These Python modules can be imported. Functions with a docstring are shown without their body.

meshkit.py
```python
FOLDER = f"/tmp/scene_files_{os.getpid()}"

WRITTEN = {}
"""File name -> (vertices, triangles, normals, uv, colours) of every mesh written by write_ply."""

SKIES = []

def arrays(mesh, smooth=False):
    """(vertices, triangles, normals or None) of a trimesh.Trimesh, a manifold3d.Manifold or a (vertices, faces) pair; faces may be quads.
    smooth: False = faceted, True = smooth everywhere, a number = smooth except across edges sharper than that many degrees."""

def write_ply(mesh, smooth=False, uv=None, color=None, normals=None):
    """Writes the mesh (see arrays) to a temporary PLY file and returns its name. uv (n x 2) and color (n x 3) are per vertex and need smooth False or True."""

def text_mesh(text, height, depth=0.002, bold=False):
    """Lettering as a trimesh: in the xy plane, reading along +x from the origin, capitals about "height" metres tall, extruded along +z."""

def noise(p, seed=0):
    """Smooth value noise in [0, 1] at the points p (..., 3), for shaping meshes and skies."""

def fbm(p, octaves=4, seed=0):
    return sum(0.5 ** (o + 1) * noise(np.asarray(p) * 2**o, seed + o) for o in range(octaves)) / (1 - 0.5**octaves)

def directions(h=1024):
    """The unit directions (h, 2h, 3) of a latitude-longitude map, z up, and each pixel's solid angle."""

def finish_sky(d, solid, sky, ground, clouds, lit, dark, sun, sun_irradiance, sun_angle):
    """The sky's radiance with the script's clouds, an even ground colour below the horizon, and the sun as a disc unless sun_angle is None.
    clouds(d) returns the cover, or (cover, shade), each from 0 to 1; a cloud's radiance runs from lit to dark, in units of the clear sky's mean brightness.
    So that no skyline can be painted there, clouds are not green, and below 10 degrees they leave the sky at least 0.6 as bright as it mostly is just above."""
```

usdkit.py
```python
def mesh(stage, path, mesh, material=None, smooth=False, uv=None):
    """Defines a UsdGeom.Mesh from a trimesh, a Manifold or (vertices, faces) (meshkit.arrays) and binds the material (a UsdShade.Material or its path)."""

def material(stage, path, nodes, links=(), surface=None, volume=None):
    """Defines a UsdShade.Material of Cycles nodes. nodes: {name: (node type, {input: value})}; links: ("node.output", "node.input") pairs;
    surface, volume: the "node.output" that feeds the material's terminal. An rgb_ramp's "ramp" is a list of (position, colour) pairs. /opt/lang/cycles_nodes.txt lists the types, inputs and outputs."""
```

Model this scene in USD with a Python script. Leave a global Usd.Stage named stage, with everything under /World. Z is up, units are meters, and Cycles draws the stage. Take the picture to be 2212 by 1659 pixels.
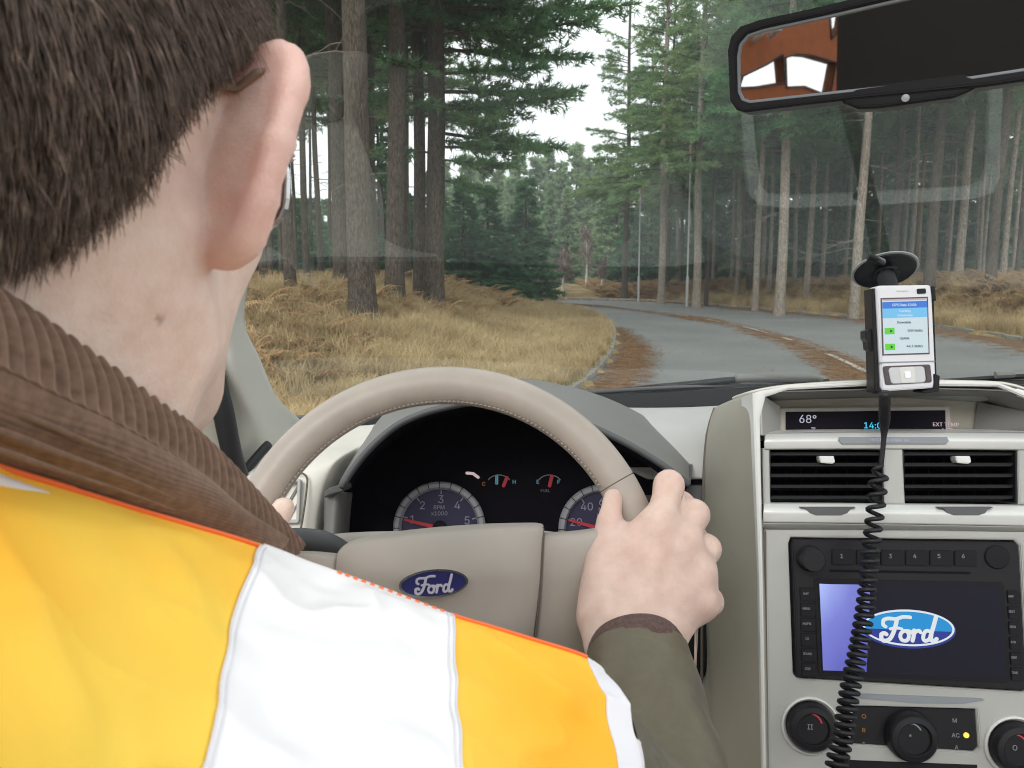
import math, numpy as np, trimesh, manifold3d, usdkit, meshkit
from scipy.interpolate import RectBivariateSpline, PchipInterpolator
from shapely.geometry import Polygon, LineString, Point, MultiPolygon
from shapely.ops import unary_union
from shapely import affinity, contains_xy, distance as sh_distance, points as sh_points, prepare as sh_prepare
from pxr import Usd, UsdGeom, UsdLux, UsdShade, Gf, Sdf, Vt

# ---------------------------------------------------------------- stage, camera, sky, sun, exposure
stage = Usd.Stage.CreateInMemory()
UsdGeom.SetStageUpAxis(stage, 'Z'); UsdGeom.SetStageMetersPerUnit(stage, 1.0)
WORLD = UsdGeom.Xform.Define(stage, '/World'); stage.SetDefaultPrim(WORLD.GetPrim())
UsdGeom.Scope.Define(stage, '/World/Looks')
CAM_H, PITCH, FPX = 1.45, math.radians(-7.42), 1840.0       # eye height, pitch, focal length in units of a 2212-wide picture
CP, SP = math.cos(PITCH), math.sin(PITCH)
EYE = np.array([0, 0, CAM_H]); RT = np.array([1.0, 0, 0]); FW = np.array([0, CP, SP]); UP = np.array([0, -SP, CP])
cam = UsdGeom.Camera.Define(stage, '/World/camera')
cam.CreateHorizontalApertureAttr(36.0); cam.CreateVerticalApertureAttr(27.0)
cam.CreateFocalLengthAttr(36.0 * FPX / 2212)
cam.CreateFStopAttr(26.0); cam.CreateFocusDistanceAttr(0.95)
cam.CreateClippingRangeAttr(Gf.Vec2f(0.03, 5000)); cam.CreateExposureAttr(0.50)
M = np.eye(4); M[:3, 0] = RT; M[:3, 1] = UP; M[:3, 2] = -FW; M[:3, 3] = EYE
cam.AddTransformOp().Set(Gf.Matrix4d(M.T.tolist()))
SUN_EL, SUN_ROT = math.radians(36), math.radians(200)        # weak veiled sun behind an overcast sky, from behind the car
sd = np.array([math.sin(SUN_ROT) * math.cos(SUN_EL), math.cos(SUN_ROT) * math.cos(SUN_EL), math.sin(SUN_EL)])
sun = UsdLux.DistantLight.Define(stage, '/World/sun')
sun.CreateIntensityAttr(0.40); sun.CreateAngleAttr(25.0); sun.CreateNormalizeAttr(True); sun.CreateColorAttr(Gf.Vec3f(1.0, 0.97, 0.93))
zax = sd; xax = np.cross([0, 0, 1.0], zax); xax /= np.linalg.norm(xax); yax = np.cross(zax, xax)
Ms = np.eye(4); Ms[:3, 0] = xax; Ms[:3, 1] = yax; Ms[:3, 2] = zax
sun.AddTransformOp().Set(Gf.Matrix4d(Ms.T.tolist()))
SKYM = usdkit.material(stage, '/World/Looks/overcast_sky', {
    'sky': ('sky_texture', {'sky_type': 'single_scattering', 'sun_disc': False, 'sun_elevation': SUN_EL, 'sun_rotation': SUN_ROT, 'altitude': 60.0, 'air_density': 1.0, 'aerosol_density': 2.0}),
    'tc': ('texture_coordinate', {}), 'n': ('noise_texture', {'scale': 2.2, 'detail': 5.0, 'roughness': 0.55}),
    'r': ('rgb_ramp', {'ramp': [(0.25, (9.0, 9.4, 9.8)), (0.8, (12.5, 12.6, 12.6))]}),
    'm': ('mix', {'fac': 0.94}), 'b': ('background_shader', {'strength': 0.10})},
    [('tc.generated', 'n.vector'), ('n.fac', 'r.fac'), ('sky.color', 'm.color1'), ('r.color', 'm.color2'), ('m.color', 'b.color')], surface='b.background')
dome = UsdLux.DomeLight.Define(stage, '/World/sky'); dome.CreateIntensityAttr(1.0)
UsdShade.MaterialBindingAPI.Apply(dome.GetPrim()).Bind(SKYM)
dome.GetPrim().SetCustomDataByKey('kind', 'structure')

# ---------------------------------------------------------------- helpers
def W(px, py, d):                 # the point at depth d (along the view axis) behind picture position (px, py)
    return EYE + RT * ((px - 1106) / FPX * d) + UP * ((829.5 - py) / FPX * d) + FW * d
def proj(P):
    q = np.asarray(P, float) - EYE; d = q @ FW
    return np.stack([1106 + (q @ RT) / d * FPX, 829.5 - (q @ UP) / d * FPX, d], -1)
def onz(px, py, z=0.0):           # where the line of sight meets a level plane
    r = W(px, py, 1.0) - EYE
    return EYE + r * ((z - CAM_H) / r[2])
def unit(v):
    v = np.asarray(v, float); return v / np.maximum(np.linalg.norm(v, axis=-1, keepdims=True), 1e-12)
USED = {}
def fresh(parent, name):
    k = USED.get((parent, name), 0); USED[(parent, name)] = k + 1
    return f'{parent}/{name}' if k == 0 else f'{parent}/{name}_{k:03d}'
def pathof(p):
    return '/World' if p is None else (p if isinstance(p, str) else str(p.GetPath()))
def tag(prim, label=None, cat=None, group=None, kind=None):
    p = prim.GetPrim() if hasattr(prim, 'GetPrim') else prim
    for k, v in (('label', label), ('category', cat), ('group', group), ('kind', kind)):
        if v: p.SetCustomDataByKey(k, v)
    return prim
def obj(name, mesh, mat, parent=None, smooth=False, label=None, **kw):
    path = fresh(pathof(parent), name)
    m = usdkit.mesh(stage, path, mesh, MAT[mat] if isinstance(mat, str) else mat, smooth=smooth, **kw)
    if label: m.GetPrim().SetCustomDataByKey('label', label)
    return m
def thing(name, label, cat, loc=(0, 0, 0), group=None, rotz=0.0, scale=None):
    x = UsdGeom.Xform.Define(stage, fresh('/World', name))
    x.AddTranslateOp().Set(Gf.Vec3d(*map(float, loc)))
    if rotz: x.AddRotateZOp().Set(float(rotz))
    if scale is not None: x.AddScaleOp().Set(Gf.Vec3f(*map(float, scale)))
    return tag(x, label, cat, group)
def group_of(name, parent):       # a part that is a group of sub-parts
    return UsdGeom.Xform.Define(stage, fresh(pathof(parent), name))
def cat(*ms):
    vs, fs, n = [], [], 0
    for m in ms:
        if isinstance(m, (list,)):
            m = cat(*m)
        v, f, _ = meshkit.arrays(m)
        vs.append(v); fs.append(f + n); n += len(v)
    return np.vstack(vs), np.vstack(fs)
def moved(mesh, off):
    v, f, _ = meshkit.arrays(mesh); return v + np.asarray(off), f
def tube(pts, r, n=8, caps=True, closed=False):
    pts = np.asarray(pts, float); m = len(pts); r = np.broadcast_to(np.asarray(r, float), (m,))
    t = unit(np.gradient(pts, axis=0)) if not closed else unit(np.roll(pts, -1, 0) - np.roll(pts, 1, 0))
    a = np.array([0, 0, 1.0]) if abs(t[0][2]) < 0.9 else np.array([1.0, 0, 0])
    u = unit(np.cross(t[0], a)); U = [u]
    for i in range(1, m):
        u = U[-1] - t[i] * (U[-1] @ t[i]); U.append(unit(u))
    U = np.array(U); V = np.cross(t, U); an = np.arange(n) * 2 * np.pi / n
    v = pts[:, None] + r[:, None, None] * (np.cos(an)[None, :, None] * U[:, None] + np.sin(an)[None, :, None] * V[:, None])
    v = v.reshape(-1, 3); F = []
    for i in range(m if closed else m - 1):
        i2 = (i + 1) % m
        for j in range(n):
            k = (j + 1) % n
            F += [(i * n + j, i * n + k, i2 * n + k), (i * n + j, i2 * n + k, i2 * n + j)]
    if caps and not closed:
        for e, base in ((0, 0), (1, (m - 1) * n)):
            c = len(v); v = np.vstack([v, pts[-e if e else 0]])
            for j in range(n):
                k = (j + 1) % n
                F.append((base + k, base + j, c) if e == 0 else (base + j, base + k, c))
    return v, np.array(F)
def spline(pts, n):
    pts = np.asarray(pts, float); s = np.r_[0, np.cumsum(np.linalg.norm(np.diff(pts, axis=0), axis=1))]
    return PchipInterpolator(s, pts)(np.linspace(0, s[-1], n))
def gridmesh(P, thick=0.0, flip=True):
    """P: (n, m, 3) points; a sheet whose normal is du x dv (flip False: the other way), or a closed plate with its back away from the eye."""
    n, m = P.shape[:2]; v = P.reshape(-1, 3)
    i, j = np.meshgrid(np.arange(n - 1), np.arange(m - 1), indexing='ij'); a = (i * m + j).ravel()
    f = np.vstack([np.c_[a, a + m + 1, a + 1], np.c_[a, a + m, a + m + 1]])
    if not thick: return v, (f if flip else f[:, ::-1])
    N = unit(np.cross(np.gradient(P, axis=0), np.gradient(P, axis=1)))
    s = 1.0 if np.sum(N * (EYE - P)) > 0 else -1.0
    if s < 0: f = f[:, ::-1]
    back = (P - N * s * thick).reshape(-1, 3); k = len(v)
    rim = np.r_[np.arange(m), np.arange(1, n) * m + m - 1, (n - 1) * m + np.arange(m - 2, -1, -1), np.arange(n - 2, 0, -1) * m]; r2 = np.roll(rim, -1)
    side = np.vstack([np.c_[rim, r2, r2 + k], np.c_[rim, r2 + k, rim + k]])
    if s < 0: side = side[:, ::-1]
    return np.vstack([v, back]), np.vstack([f, f[:, ::-1] + k, side])
def fit(rows, nu=30, nv=30, ku=3, kv=3, su=None, sv=None):
    """rows of (px, py, depth) or of 3-D points -> a smooth (nu, nv, 3) grid in the scene."""
    R = np.array(rows, float); n, m = R.shape[:2]
    x, y = np.arange(n) if su is None else np.array(su, float), np.arange(m) if sv is None else np.array(sv, float)
    X, Y = np.linspace(x[0], x[-1], nu), np.linspace(y[0], y[-1], nv)
    A = PchipInterpolator(x, R, axis=0)(X) if n > 2 else R[0] + (R[-1] - R[0]) * ((X - x[0]) / (x[-1] - x[0]))[:, None, None]
    A = PchipInterpolator(y, A, axis=1)(Y) if m > 2 else A[:, :1] + (A[:, 1:] - A[:, :1]) * ((Y - y[0]) / (y[-1] - y[0]))[None, :, None]
    return A
def px3(A):                       # (.., 3) picture position and depth -> scene
    A = np.asarray(A, float); d = A[..., 2:3]
    return EYE + RT * ((A[..., :1] - 1106) / FPX * d) + UP * ((829.5 - A[..., 1:2]) / FPX * d) + FW * d
def patch(rows, nu=30, nv=30, thick=0.004, flip=True):
    return gridmesh(px3(fit(rows, nu, nv)), thick)
class Panel:
    """A flat local frame: x right, y up, z towards the viewer; uv() finds where a line of sight meets it."""
    def __init__(s, o, x, y):
        s.o = np.asarray(o, float); s.x = unit(x); y = np.asarray(y, float); s.y = unit(y - s.x * (y @ s.x)); s.z = np.cross(s.x, s.y)
    def uv(s, px, py, h=0.0):
        r = W(px, py, 1.0) - EYE; t = ((s.o + s.z * h - EYE) @ s.z) / (r @ s.z); q = EYE + r * t - s.o
        return np.array([q @ s.x, q @ s.y])
    def P(s, u, v, w=0.0): return s.o + s.x * u + s.y * v + s.z * w
    def pts(s, L, h=0.0): return [tuple(s.uv(a, b, h)) for a, b in L]
    def tf(s, mesh):
        v, f, _ = meshkit.arrays(mesh); return s.o + v[:, :1] * s.x + v[:, 1:2] * s.y + v[:, 2:3] * s.z, f
    def ext(s, poly, z0, z1, bev=0.0, steps=3):
        """poly (shapely, local) raised from z0 to z1 with a rounded top edge, in the scene."""
        out = []
        for g in getattr(poly, 'geoms', [poly]):
            if g.is_empty: continue
            if bev <= 0:
                out.append(prism(g, z0, z1)); continue
            for k in range(steps + 1):
                a = math.pi / 2 * k / steps
                q = g.buffer(-bev * (1 - math.cos(a)), join_style=1) if k else g
                for h in getattr(q, 'geoms', [q]):
                    if not h.is_empty and h.area > 1e-9: out.append(prism(h, z0 + 1e-5 * k, z1 - bev + bev * math.sin(a)))
        return s.tf(cat(*out))
def prism(g, z0, z1):
    m = trimesh.creation.extrude_polygon(g, z1 - z0, engine='earcut'); m.apply_translation([0, 0, z0]); return m
def rrect(x0, y0, x1, y1, r, n=5):
    return Polygon([(x0 + r, y0 + r), (x1 - r, y0 + r), (x1 - r, y1 - r), (x0 + r, y1 - r)]).buffer(r, quad_segs=n) if r > 0 else Polygon([(x0, y0), (x1, y0), (x1, y1), (x0, y1)])
def rpoly(pts, r, n=5):
    p = Polygon(pts); q = p.buffer(-r, join_style=1).buffer(r, quad_segs=n)
    return q if not q.is_empty else p
def ell(cx, cy, a, b, n=48):
    t = np.arange(n) * 2 * np.pi / n; return Polygon(np.c_[cx + a * np.cos(t), cy + b * np.sin(t)])
def lathe(profile, n=40):          # (radius, height) pairs from the back to the front, axis z
    pr = np.array(profile, float); t = np.arange(n) * 2 * np.pi / n; m = len(pr)
    v = np.stack([pr[:, :1] * np.cos(t), pr[:, :1] * np.sin(t), np.repeat(pr[:, 1:], n, 1)], -1).reshape(-1, 3); F = []
    for i in range(m - 1):
        for j in range(n):
            k = (j + 1) % n
            F += [(i * n + j, i * n + k, (i + 1) * n + k), (i * n + j, (i + 1) * n + k, (i + 1) * n + j)]
    return v, np.array(F)
def box(x0, x1, y0, y1, z0, z1):
    m = trimesh.creation.box([x1 - x0, y1 - y0, z1 - z0]); m.apply_translation([(x0 + x1) / 2, (y0 + y1) / 2, (z0 + z1) / 2]); return m
def surfnet(F, lo, h):
    """Closed surface of F < 0 sampled on a grid (naive surface nets)."""
    S = F < 0; nx, ny, nz = F.shape
    c = [S[a:nx - 1 + a, b:ny - 1 + b, d:nz - 1 + d] for a in (0, 1) for b in (0, 1) for d in (0, 1)]
    s = sum(x.astype(np.int8) for x in c); act = (s > 0) & (s < 8); idx = -np.ones(act.shape, np.int64)
    I = np.argwhere(act); idx[act] = np.arange(len(I)); acc = np.zeros((len(I), 3)); cnt = np.zeros(len(I))
    cor = [(a, b, d) for a in (0, 1) for b in (0, 1) for d in (0, 1)]
    val = [F[I[:, 0] + a, I[:, 1] + b, I[:, 2] + d] for a, b, d in cor]
    for p in range(8):
        for q in range(p + 1, 8):
            if sum(abs(x - y) for x, y in zip(cor[p], cor[q])) != 1: continue
            x = (val[p] < 0) != (val[q] < 0); t = np.where(x, val[p] / np.where(x, val[p] - val[q], 1), 0)[:, None]
            acc += np.where(x[:, None], np.array(cor[p]) * (1 - t) + np.array(cor[q]) * t, 0); cnt += x
    v = (I + acc / cnt[:, None]) * h + lo; fs = []
    for ax in range(3):
        sl0 = [slice(1, -1)] * 3; a = np.argwhere(np.diff(S.astype(np.int8), axis=ax) != 0)
        o = [k for k in range(3) if k != ax]; ok = (a[:, o[0]] > 0) & (a[:, o[1]] > 0) & (a[:, o[0]] < F.shape[o[0]] - 1) & (a[:, o[1]] < F.shape[o[1]] - 1); a = a[ok]
        def cell(d0, d1):
            b = a.copy(); b[:, o[0]] -= d0; b[:, o[1]] -= d1; return idx[b[:, 0], b[:, 1], b[:, 2]]
        q = np.stack([cell(1, 1), cell(0, 1), cell(0, 0), cell(1, 0)], 1)
        up = S[a[:, 0], a[:, 1], a[:, 2]]
        if ax == 1: up = ~up
        q[~up] = q[~up][:, ::-1]; fs.append(q)
    q = np.vstack(fs); return v, np.vstack([q[:, [0, 1, 2]], q[:, [0, 2, 3]]])

# ---------------------------------------------------------------- materials
MAT = {}
def pm(name, color, rough=0.5, metal=0.0, var=0.0, scale=20.0, detail=3.0, bump=0.0, bscale=200.0, bdist=0.001, coord='position', stretch=None, color2=None, **kw):
    nd = {'p': ('principled_bsdf', {'base_color': color, 'roughness': rough, 'metallic': metal, **kw})}; ln = []
    src = 'g.position' if coord == 'position' else 'g.object'
    if var or color2 or bump:
        nd['g'] = ('geometry', {}) if coord == 'position' else ('texture_coordinate', {})
        if stretch: nd['mp'] = ('mapping', {'scale': stretch}); ln.append((src, 'mp.vector')); src = 'mp.vector'
    if var or color2:
        c2 = color2 or tuple(min(1, c * (1 + var)) for c in color); c1 = tuple(c * (1 - var) for c in color) if not color2 else color
        nd['n'] = ('noise_texture', {'scale': scale, 'detail': detail, 'roughness': 0.6}); nd['r'] = ('rgb_ramp', {'ramp': [(0.32, c1), (0.68, c2)]})
        ln += [(src, 'n.vector'), ('n.fac', 'r.fac'), ('r.color', 'p.base_color')]
    if bump:
        nd['bn'] = ('noise_texture', {'scale': bscale, 'detail': 2.0}); nd['b'] = ('bump', {'strength': bump, 'distance': bdist})
        ln += [(src, 'bn.vector'), ('bn.fac', 'b.height'), ('b.normal', 'p.normal')]
    MAT[name] = usdkit.material(stage, f'/World/Looks/{name}', nd, ln, surface='p.BSDF'); return MAT[name]
def leafmat(name, c1, c2, trans=0.3, scale=1.5):
    MAT[name] = usdkit.material(stage, f'/World/Looks/{name}', {
        'g': ('geometry', {}), 'n': ('noise_texture', {'scale': scale, 'detail': 3.0}), 'r': ('rgb_ramp', {'ramp': [(0.3, c1), (0.7, c2)]}),
        'd': ('diffuse_bsdf', {}), 't': ('translucent_bsdf', {}), 'm': ('mix_closure', {'fac': trans})},
        [('g.position', 'n.vector'), ('n.fac', 'r.fac'), ('r.color', 'd.color'), ('r.color', 't.color'), ('d.BSDF', 'm.closure1'), ('t.BSDF', 'm.closure2')], surface='m.closure')
# exterior
leafmat('pine_needles', (0.077, 0.180, 0.094), (0.206, 0.349, 0.160), 0.45, 0.9)
leafmat('pine_needles_pale', (0.114, 0.215, 0.101), (0.278, 0.390, 0.171), 0.35, 0.7)
leafmat('spruce_needles', (0.051, 0.140, 0.088), (0.151, 0.306, 0.145), 0.25, 1.2)
leafmat('far_hazy_needles', (0.162, 0.262, 0.154), (0.318, 0.426, 0.236), 0.3, 0.4)  # pale needles, lightened further to paint in the distance haze
leafmat('dry_grass', (0.36, 0.275, 0.155), (0.62, 0.505, 0.30), 0.35, 0.9)
leafmat('green_grass', (0.20, 0.19, 0.06), (0.36, 0.31, 0.11), 0.3, 2.0)
leafmat('bracken_leaf', (0.27, 0.165, 0.085), (0.55, 0.395, 0.225), 0.4, 1.0)
leafmat('fallen_needles', (0.14, 0.075, 0.04), (0.30, 0.18, 0.09), 0.0, 5.0)
pm('twig_grey', (0.16, 0.13, 0.11), 0.9, var=0.3)
pm('birch_twig', (0.20, 0.15, 0.135), 0.9, var=0.25)
pm('birch_bark', (0.52, 0.48, 0.44), 0.8, var=0.3, scale=6)
def bark(name, c1, c2, c3):
    MAT[name] = usdkit.material(stage, f'/World/Looks/{name}', {
        'g': ('geometry', {}), 'mp': ('mapping', {'scale': (22.0, 22.0, 5.0)}), 'v': ('voronoi_texture', {'scale': 1.6, 'feature': 'distance_to_edge'}),
        'n': ('noise_texture', {'scale': 1.4, 'detail': 5.0}), 'r': ('rgb_ramp', {'ramp': [(0.3, c1), (0.52, c2), (0.75, c3)]}),
        'cr': ('rgb_ramp', {'ramp': [(0.0, (0.55, 0.53, 0.52)), (0.18, (1, 1, 1))]}), 'm': ('mix', {'mix_type': 'multiply', 'fac': 1.0}),
        'b': ('bump', {'strength': 0.8, 'distance': 0.02}), 'p': ('principled_bsdf', {'roughness': 0.95, 'specular_ior_level': 0.2})},
        [('g.position', 'mp.vector'), ('mp.vector', 'v.vector'), ('mp.vector', 'n.vector'), ('n.fac', 'r.fac'), ('v.distance', 'cr.fac'),
         ('r.color', 'm.color1'), ('cr.color', 'm.color2'), ('m.color', 'p.base_color'), ('v.distance', 'b.height'), ('b.normal', 'p.normal')], surface='p.BSDF')
bark('pine_bark', (0.052, 0.042, 0.033), (0.091, 0.075, 0.061), (0.141, 0.119, 0.099))
bark('pale_bark', (0.182, 0.160, 0.131), (0.309, 0.269, 0.227), (0.437, 0.382, 0.328))
bark('orange_bark', (0.182, 0.111, 0.065), (0.273, 0.176, 0.104), (0.338, 0.240, 0.163))
MAT['asphalt'] = usdkit.material(stage, '/World/Looks/asphalt', {
    'g': ('geometry', {}), 'n1': ('noise_texture', {'scale': 0.35, 'detail': 5.0}), 'n2': ('noise_texture', {'scale': 45.0, 'detail': 3.0}),
    'r1': ('rgb_ramp', {'ramp': [(0.3, (0.142, 0.150, 0.145)), (0.7, (0.200, 0.206, 0.198))]}), 'r2': ('rgb_ramp', {'ramp': [(0.3, (0.72, 0.72, 0.72)), (0.7, (1.2, 1.2, 1.2))]}),
    'm': ('mix', {'mix_type': 'multiply', 'fac': 1.0}), 'b': ('bump', {'strength': 0.35, 'distance': 0.006}), 'p': ('principled_bsdf', {'roughness': 0.75})},
    [('g.position', 'n1.vector'), ('g.position', 'n2.vector'), ('n1.fac', 'r1.fac'), ('n2.fac', 'r2.fac'), ('r1.color', 'm.color1'), ('r2.color', 'm.color2'),
     ('m.color', 'p.base_color'), ('n2.fac', 'b.height'), ('b.normal', 'p.normal')], surface='p.BSDF')
MAT['verge_soil'] = usdkit.material(stage, '/World/Looks/verge_soil', {
    'g': ('geometry', {}), 'n1': ('noise_texture', {'scale': 0.5, 'detail': 4.0}), 'n2': ('noise_texture', {'scale': 14.0, 'detail': 4.0}),
    'r1': ('rgb_ramp', {'ramp': [(0.35, (0.20, 0.138, 0.075)), (0.62, (0.36, 0.28, 0.15))]}), 'r2': ('rgb_ramp', {'ramp': [(0.3, (0.6, 0.6, 0.6)), (0.7, (1.2, 1.2, 1.15))]}),
    'm': ('mix', {'mix_type': 'multiply', 'fac': 1.0}), 'b': ('bump', {'strength': 0.8, 'distance': 0.05}), 'p': ('principled_bsdf', {'roughness': 1.0, 'specular_ior_level': 0.1})},
    [('g.position', 'n1.vector'), ('g.position', 'n2.vector'), ('n1.fac', 'r1.fac'), ('n2.fac', 'r2.fac'), ('r1.color', 'm.color1'), ('r2.color', 'm.color2'),
     ('m.color', 'p.base_color'), ('n2.fac', 'b.height'), ('b.normal', 'p.normal')], surface='p.BSDF')
MAT['needle_litter'] = usdkit.material(stage, '/World/Looks/needle_litter', {
    'g': ('geometry', {}), 'n1': ('noise_texture', {'scale': 3.2, 'detail': 6.0, 'roughness': 0.7}), 'n2': ('noise_texture', {'scale': 30.0, 'detail': 3.0}), 'a': ('attribute', {'attribute': 'cover'}),
    'r2': ('rgb_ramp', {'ramp': [(0.3, (0.11, 0.066, 0.040)), (0.7, (0.27, 0.175, 0.105))]}),
    's': ('math', {'math_type': 'add'}), 'k': ('map_range', {'from_min': 0.93, 'from_max': 1.10, 'to_min': 0.0, 'to_max': 1.0, 'clamp': True}),
    'd': ('diffuse_bsdf', {}), 't': ('transparent_bsdf', {}), 'm': ('mix_closure', {})},
    [('g.position', 'n1.vector'), ('g.position', 'n2.vector'), ('n2.fac', 'r2.fac'), ('r2.color', 'd.color'), ('n1.fac', 's.value1'), ('a.fac', 's.value2'), ('s.value', 'k.value'), ('k.result', 'm.fac'),
     ('t.BSDF', 'm.closure1'), ('d.BSDF', 'm.closure2')], surface='m.closure')
pm('kerb_stone', (0.17, 0.165, 0.14), 0.9, color2=(0.30, 0.29, 0.25), scale=9, bump=0.4, bscale=60, bdist=0.004)
pm('road_paint', (0.360, 0.353, 0.317), 0.8, color2=(0.490, 0.475, 0.432), scale=12)
pm('galvanised', (0.40, 0.42, 0.43), 0.45, metal=0.3, var=0.1)
pm('rust_band', (0.33, 0.22, 0.15), 0.7)
# car
pm('beige_plastic', (0.33, 0.31, 0.27), 0.55, bump=0.12, bscale=1500, bdist=0.0003, var=0.05, scale=11)
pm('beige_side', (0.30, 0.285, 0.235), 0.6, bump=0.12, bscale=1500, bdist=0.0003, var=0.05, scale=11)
pm('cream_plastic', (0.62, 0.60, 0.54), 0.5, bump=0.1, bscale=1500, bdist=0.0003, var=0.05, scale=11)
pm('grey_plastic', (0.158, 0.156, 0.147), 0.55, bump=0.15, bscale=1500, bdist=0.0003, var=0.05, scale=11)
pm('pale_grey_plastic', (0.385, 0.382, 0.365), 0.5, bump=0.12, bscale=1500, bdist=0.0003, var=0.05, scale=11)
pm('dark_grey_plastic', (0.075, 0.078, 0.082), 0.55)
pm('black_plastic', (0.008, 0.008, 0.010), 0.4, specular_ior_level=0.28)
pm('black_soft', (0.010, 0.010, 0.012), 0.7, specular_ior_level=0.2)
pm('cluster_black', (0.006, 0.005, 0.009), 0.7, specular_ior_level=0.1)
pm('silver_paint', (0.365, 0.367, 0.348), 0.38, metal=0.15, var=0.05, scale=11)
pm('silver_bright', (0.58, 0.59, 0.57), 0.35, metal=0.1, var=0.05, scale=11)
pm('silver_dark', (0.20, 0.22, 0.24), 0.5)
pm('tray_white', (0.80, 0.82, 0.80), 0.5)
pm('chrome', (0.75, 0.76, 0.78), 0.12, metal=1.0)
pm('leather', (0.335, 0.295, 0.255), 0.42, var=0.06, scale=30, bump=0.25, bscale=900, bdist=0.0005)
pm('airbag', (0.345, 0.312, 0.272), 0.5, bump=0.2, bscale=1100, bdist=0.0004, var=0.05, scale=11)
pm('seam', (0.10, 0.085, 0.07), 0.8)
pm('pillar_trim', (0.385, 0.378, 0.34), 0.65, bump=0.15, bscale=900, bdist=0.0004)
pm('rubber', (0.008, 0.008, 0.010), 0.5, specular_ior_level=0.35)
pm('gauge_ring', (0.36, 0.37, 0.40), 0.4)
pm('gauge_face', (0.026, 0.023, 0.072), 0.5)
pm('gauge_white', (0.30, 0.31, 0.40), 0.5)
pm('needle_red', (0.55, 0.035, 0.06), 0.5)
pm('blue_enamel', (0.022, 0.022, 0.10), 0.15, coat_weight=1.0)
pm('script_silver', (0.55, 0.54, 0.62), 0.25, metal=0.6)
def emit(name, color, strength, base=(0.01, 0.01, 0.012), rough=0.25):
    MAT[name] = usdkit.material(stage, f'/World/Looks/{name}', {'p': ('principled_bsdf', {'base_color': base, 'roughness': rough, 'specular_ior_level': 0.12, 'emission_color': color, 'emission_strength': strength})}, [], surface='p.BSDF')
emit('lcd_blue', (0.05, 0.55, 0.85), 0.8); emit('lcd_pale', (0.55, 0.55, 0.68), 0.55); emit('lcd_rose', (0.62, 0.48, 0.50), 0.6)
emit('led_orange', (1.0, 0.45, 0.06), 1.6); emit('icon_amber', (0.35, 0.16, 0.04), 0.5); emit('icon_teal', (0.16, 0.36, 0.42), 0.45)
emit('logo_pale', (0.60, 0.64, 0.66), 0.85); emit('logo_cyan', (0.015, 0.26, 0.60), 0.75); emit('logo_navy', (0.03, 0.05, 0.32), 0.6)
emit('screen_navy', (0.006, 0.005, 0.022), 0.3, rough=0.4)
emit('phone_paper', (0.46, 0.56, 0.60), 0.85, base=(0.05, 0.05, 0.05)); emit('phone_blue', (0.05, 0.16, 0.52), 0.9); emit('phone_cyan', (0.15, 0.42, 0.66), 0.9)
emit('phone_green', (0.10, 0.50, 0.04), 0.9); emit('phone_ink', (0.06, 0.09, 0.10), 0.4)
MAT['screen_glare'] = usdkit.material(stage, '/World/Looks/screen_glare', {'p': ('principled_bsdf', {'base_color': (0.02, 0.02, 0.04), 'roughness': 0.25, 'emission_strength': 0.7}),
    'u': ('attribute', {'attribute': 'glare'}), 'r': ('rgb_ramp', {'ramp': [(0.0, (0.06, 0.06, 0.40)), (0.5, (0.17, 0.19, 0.62)), (1.0, (0.42, 0.52, 0.95))]})},
    [('u.fac', 'r.fac'), ('r.color', 'p.emission_color')], surface='p.BSDF')
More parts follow.
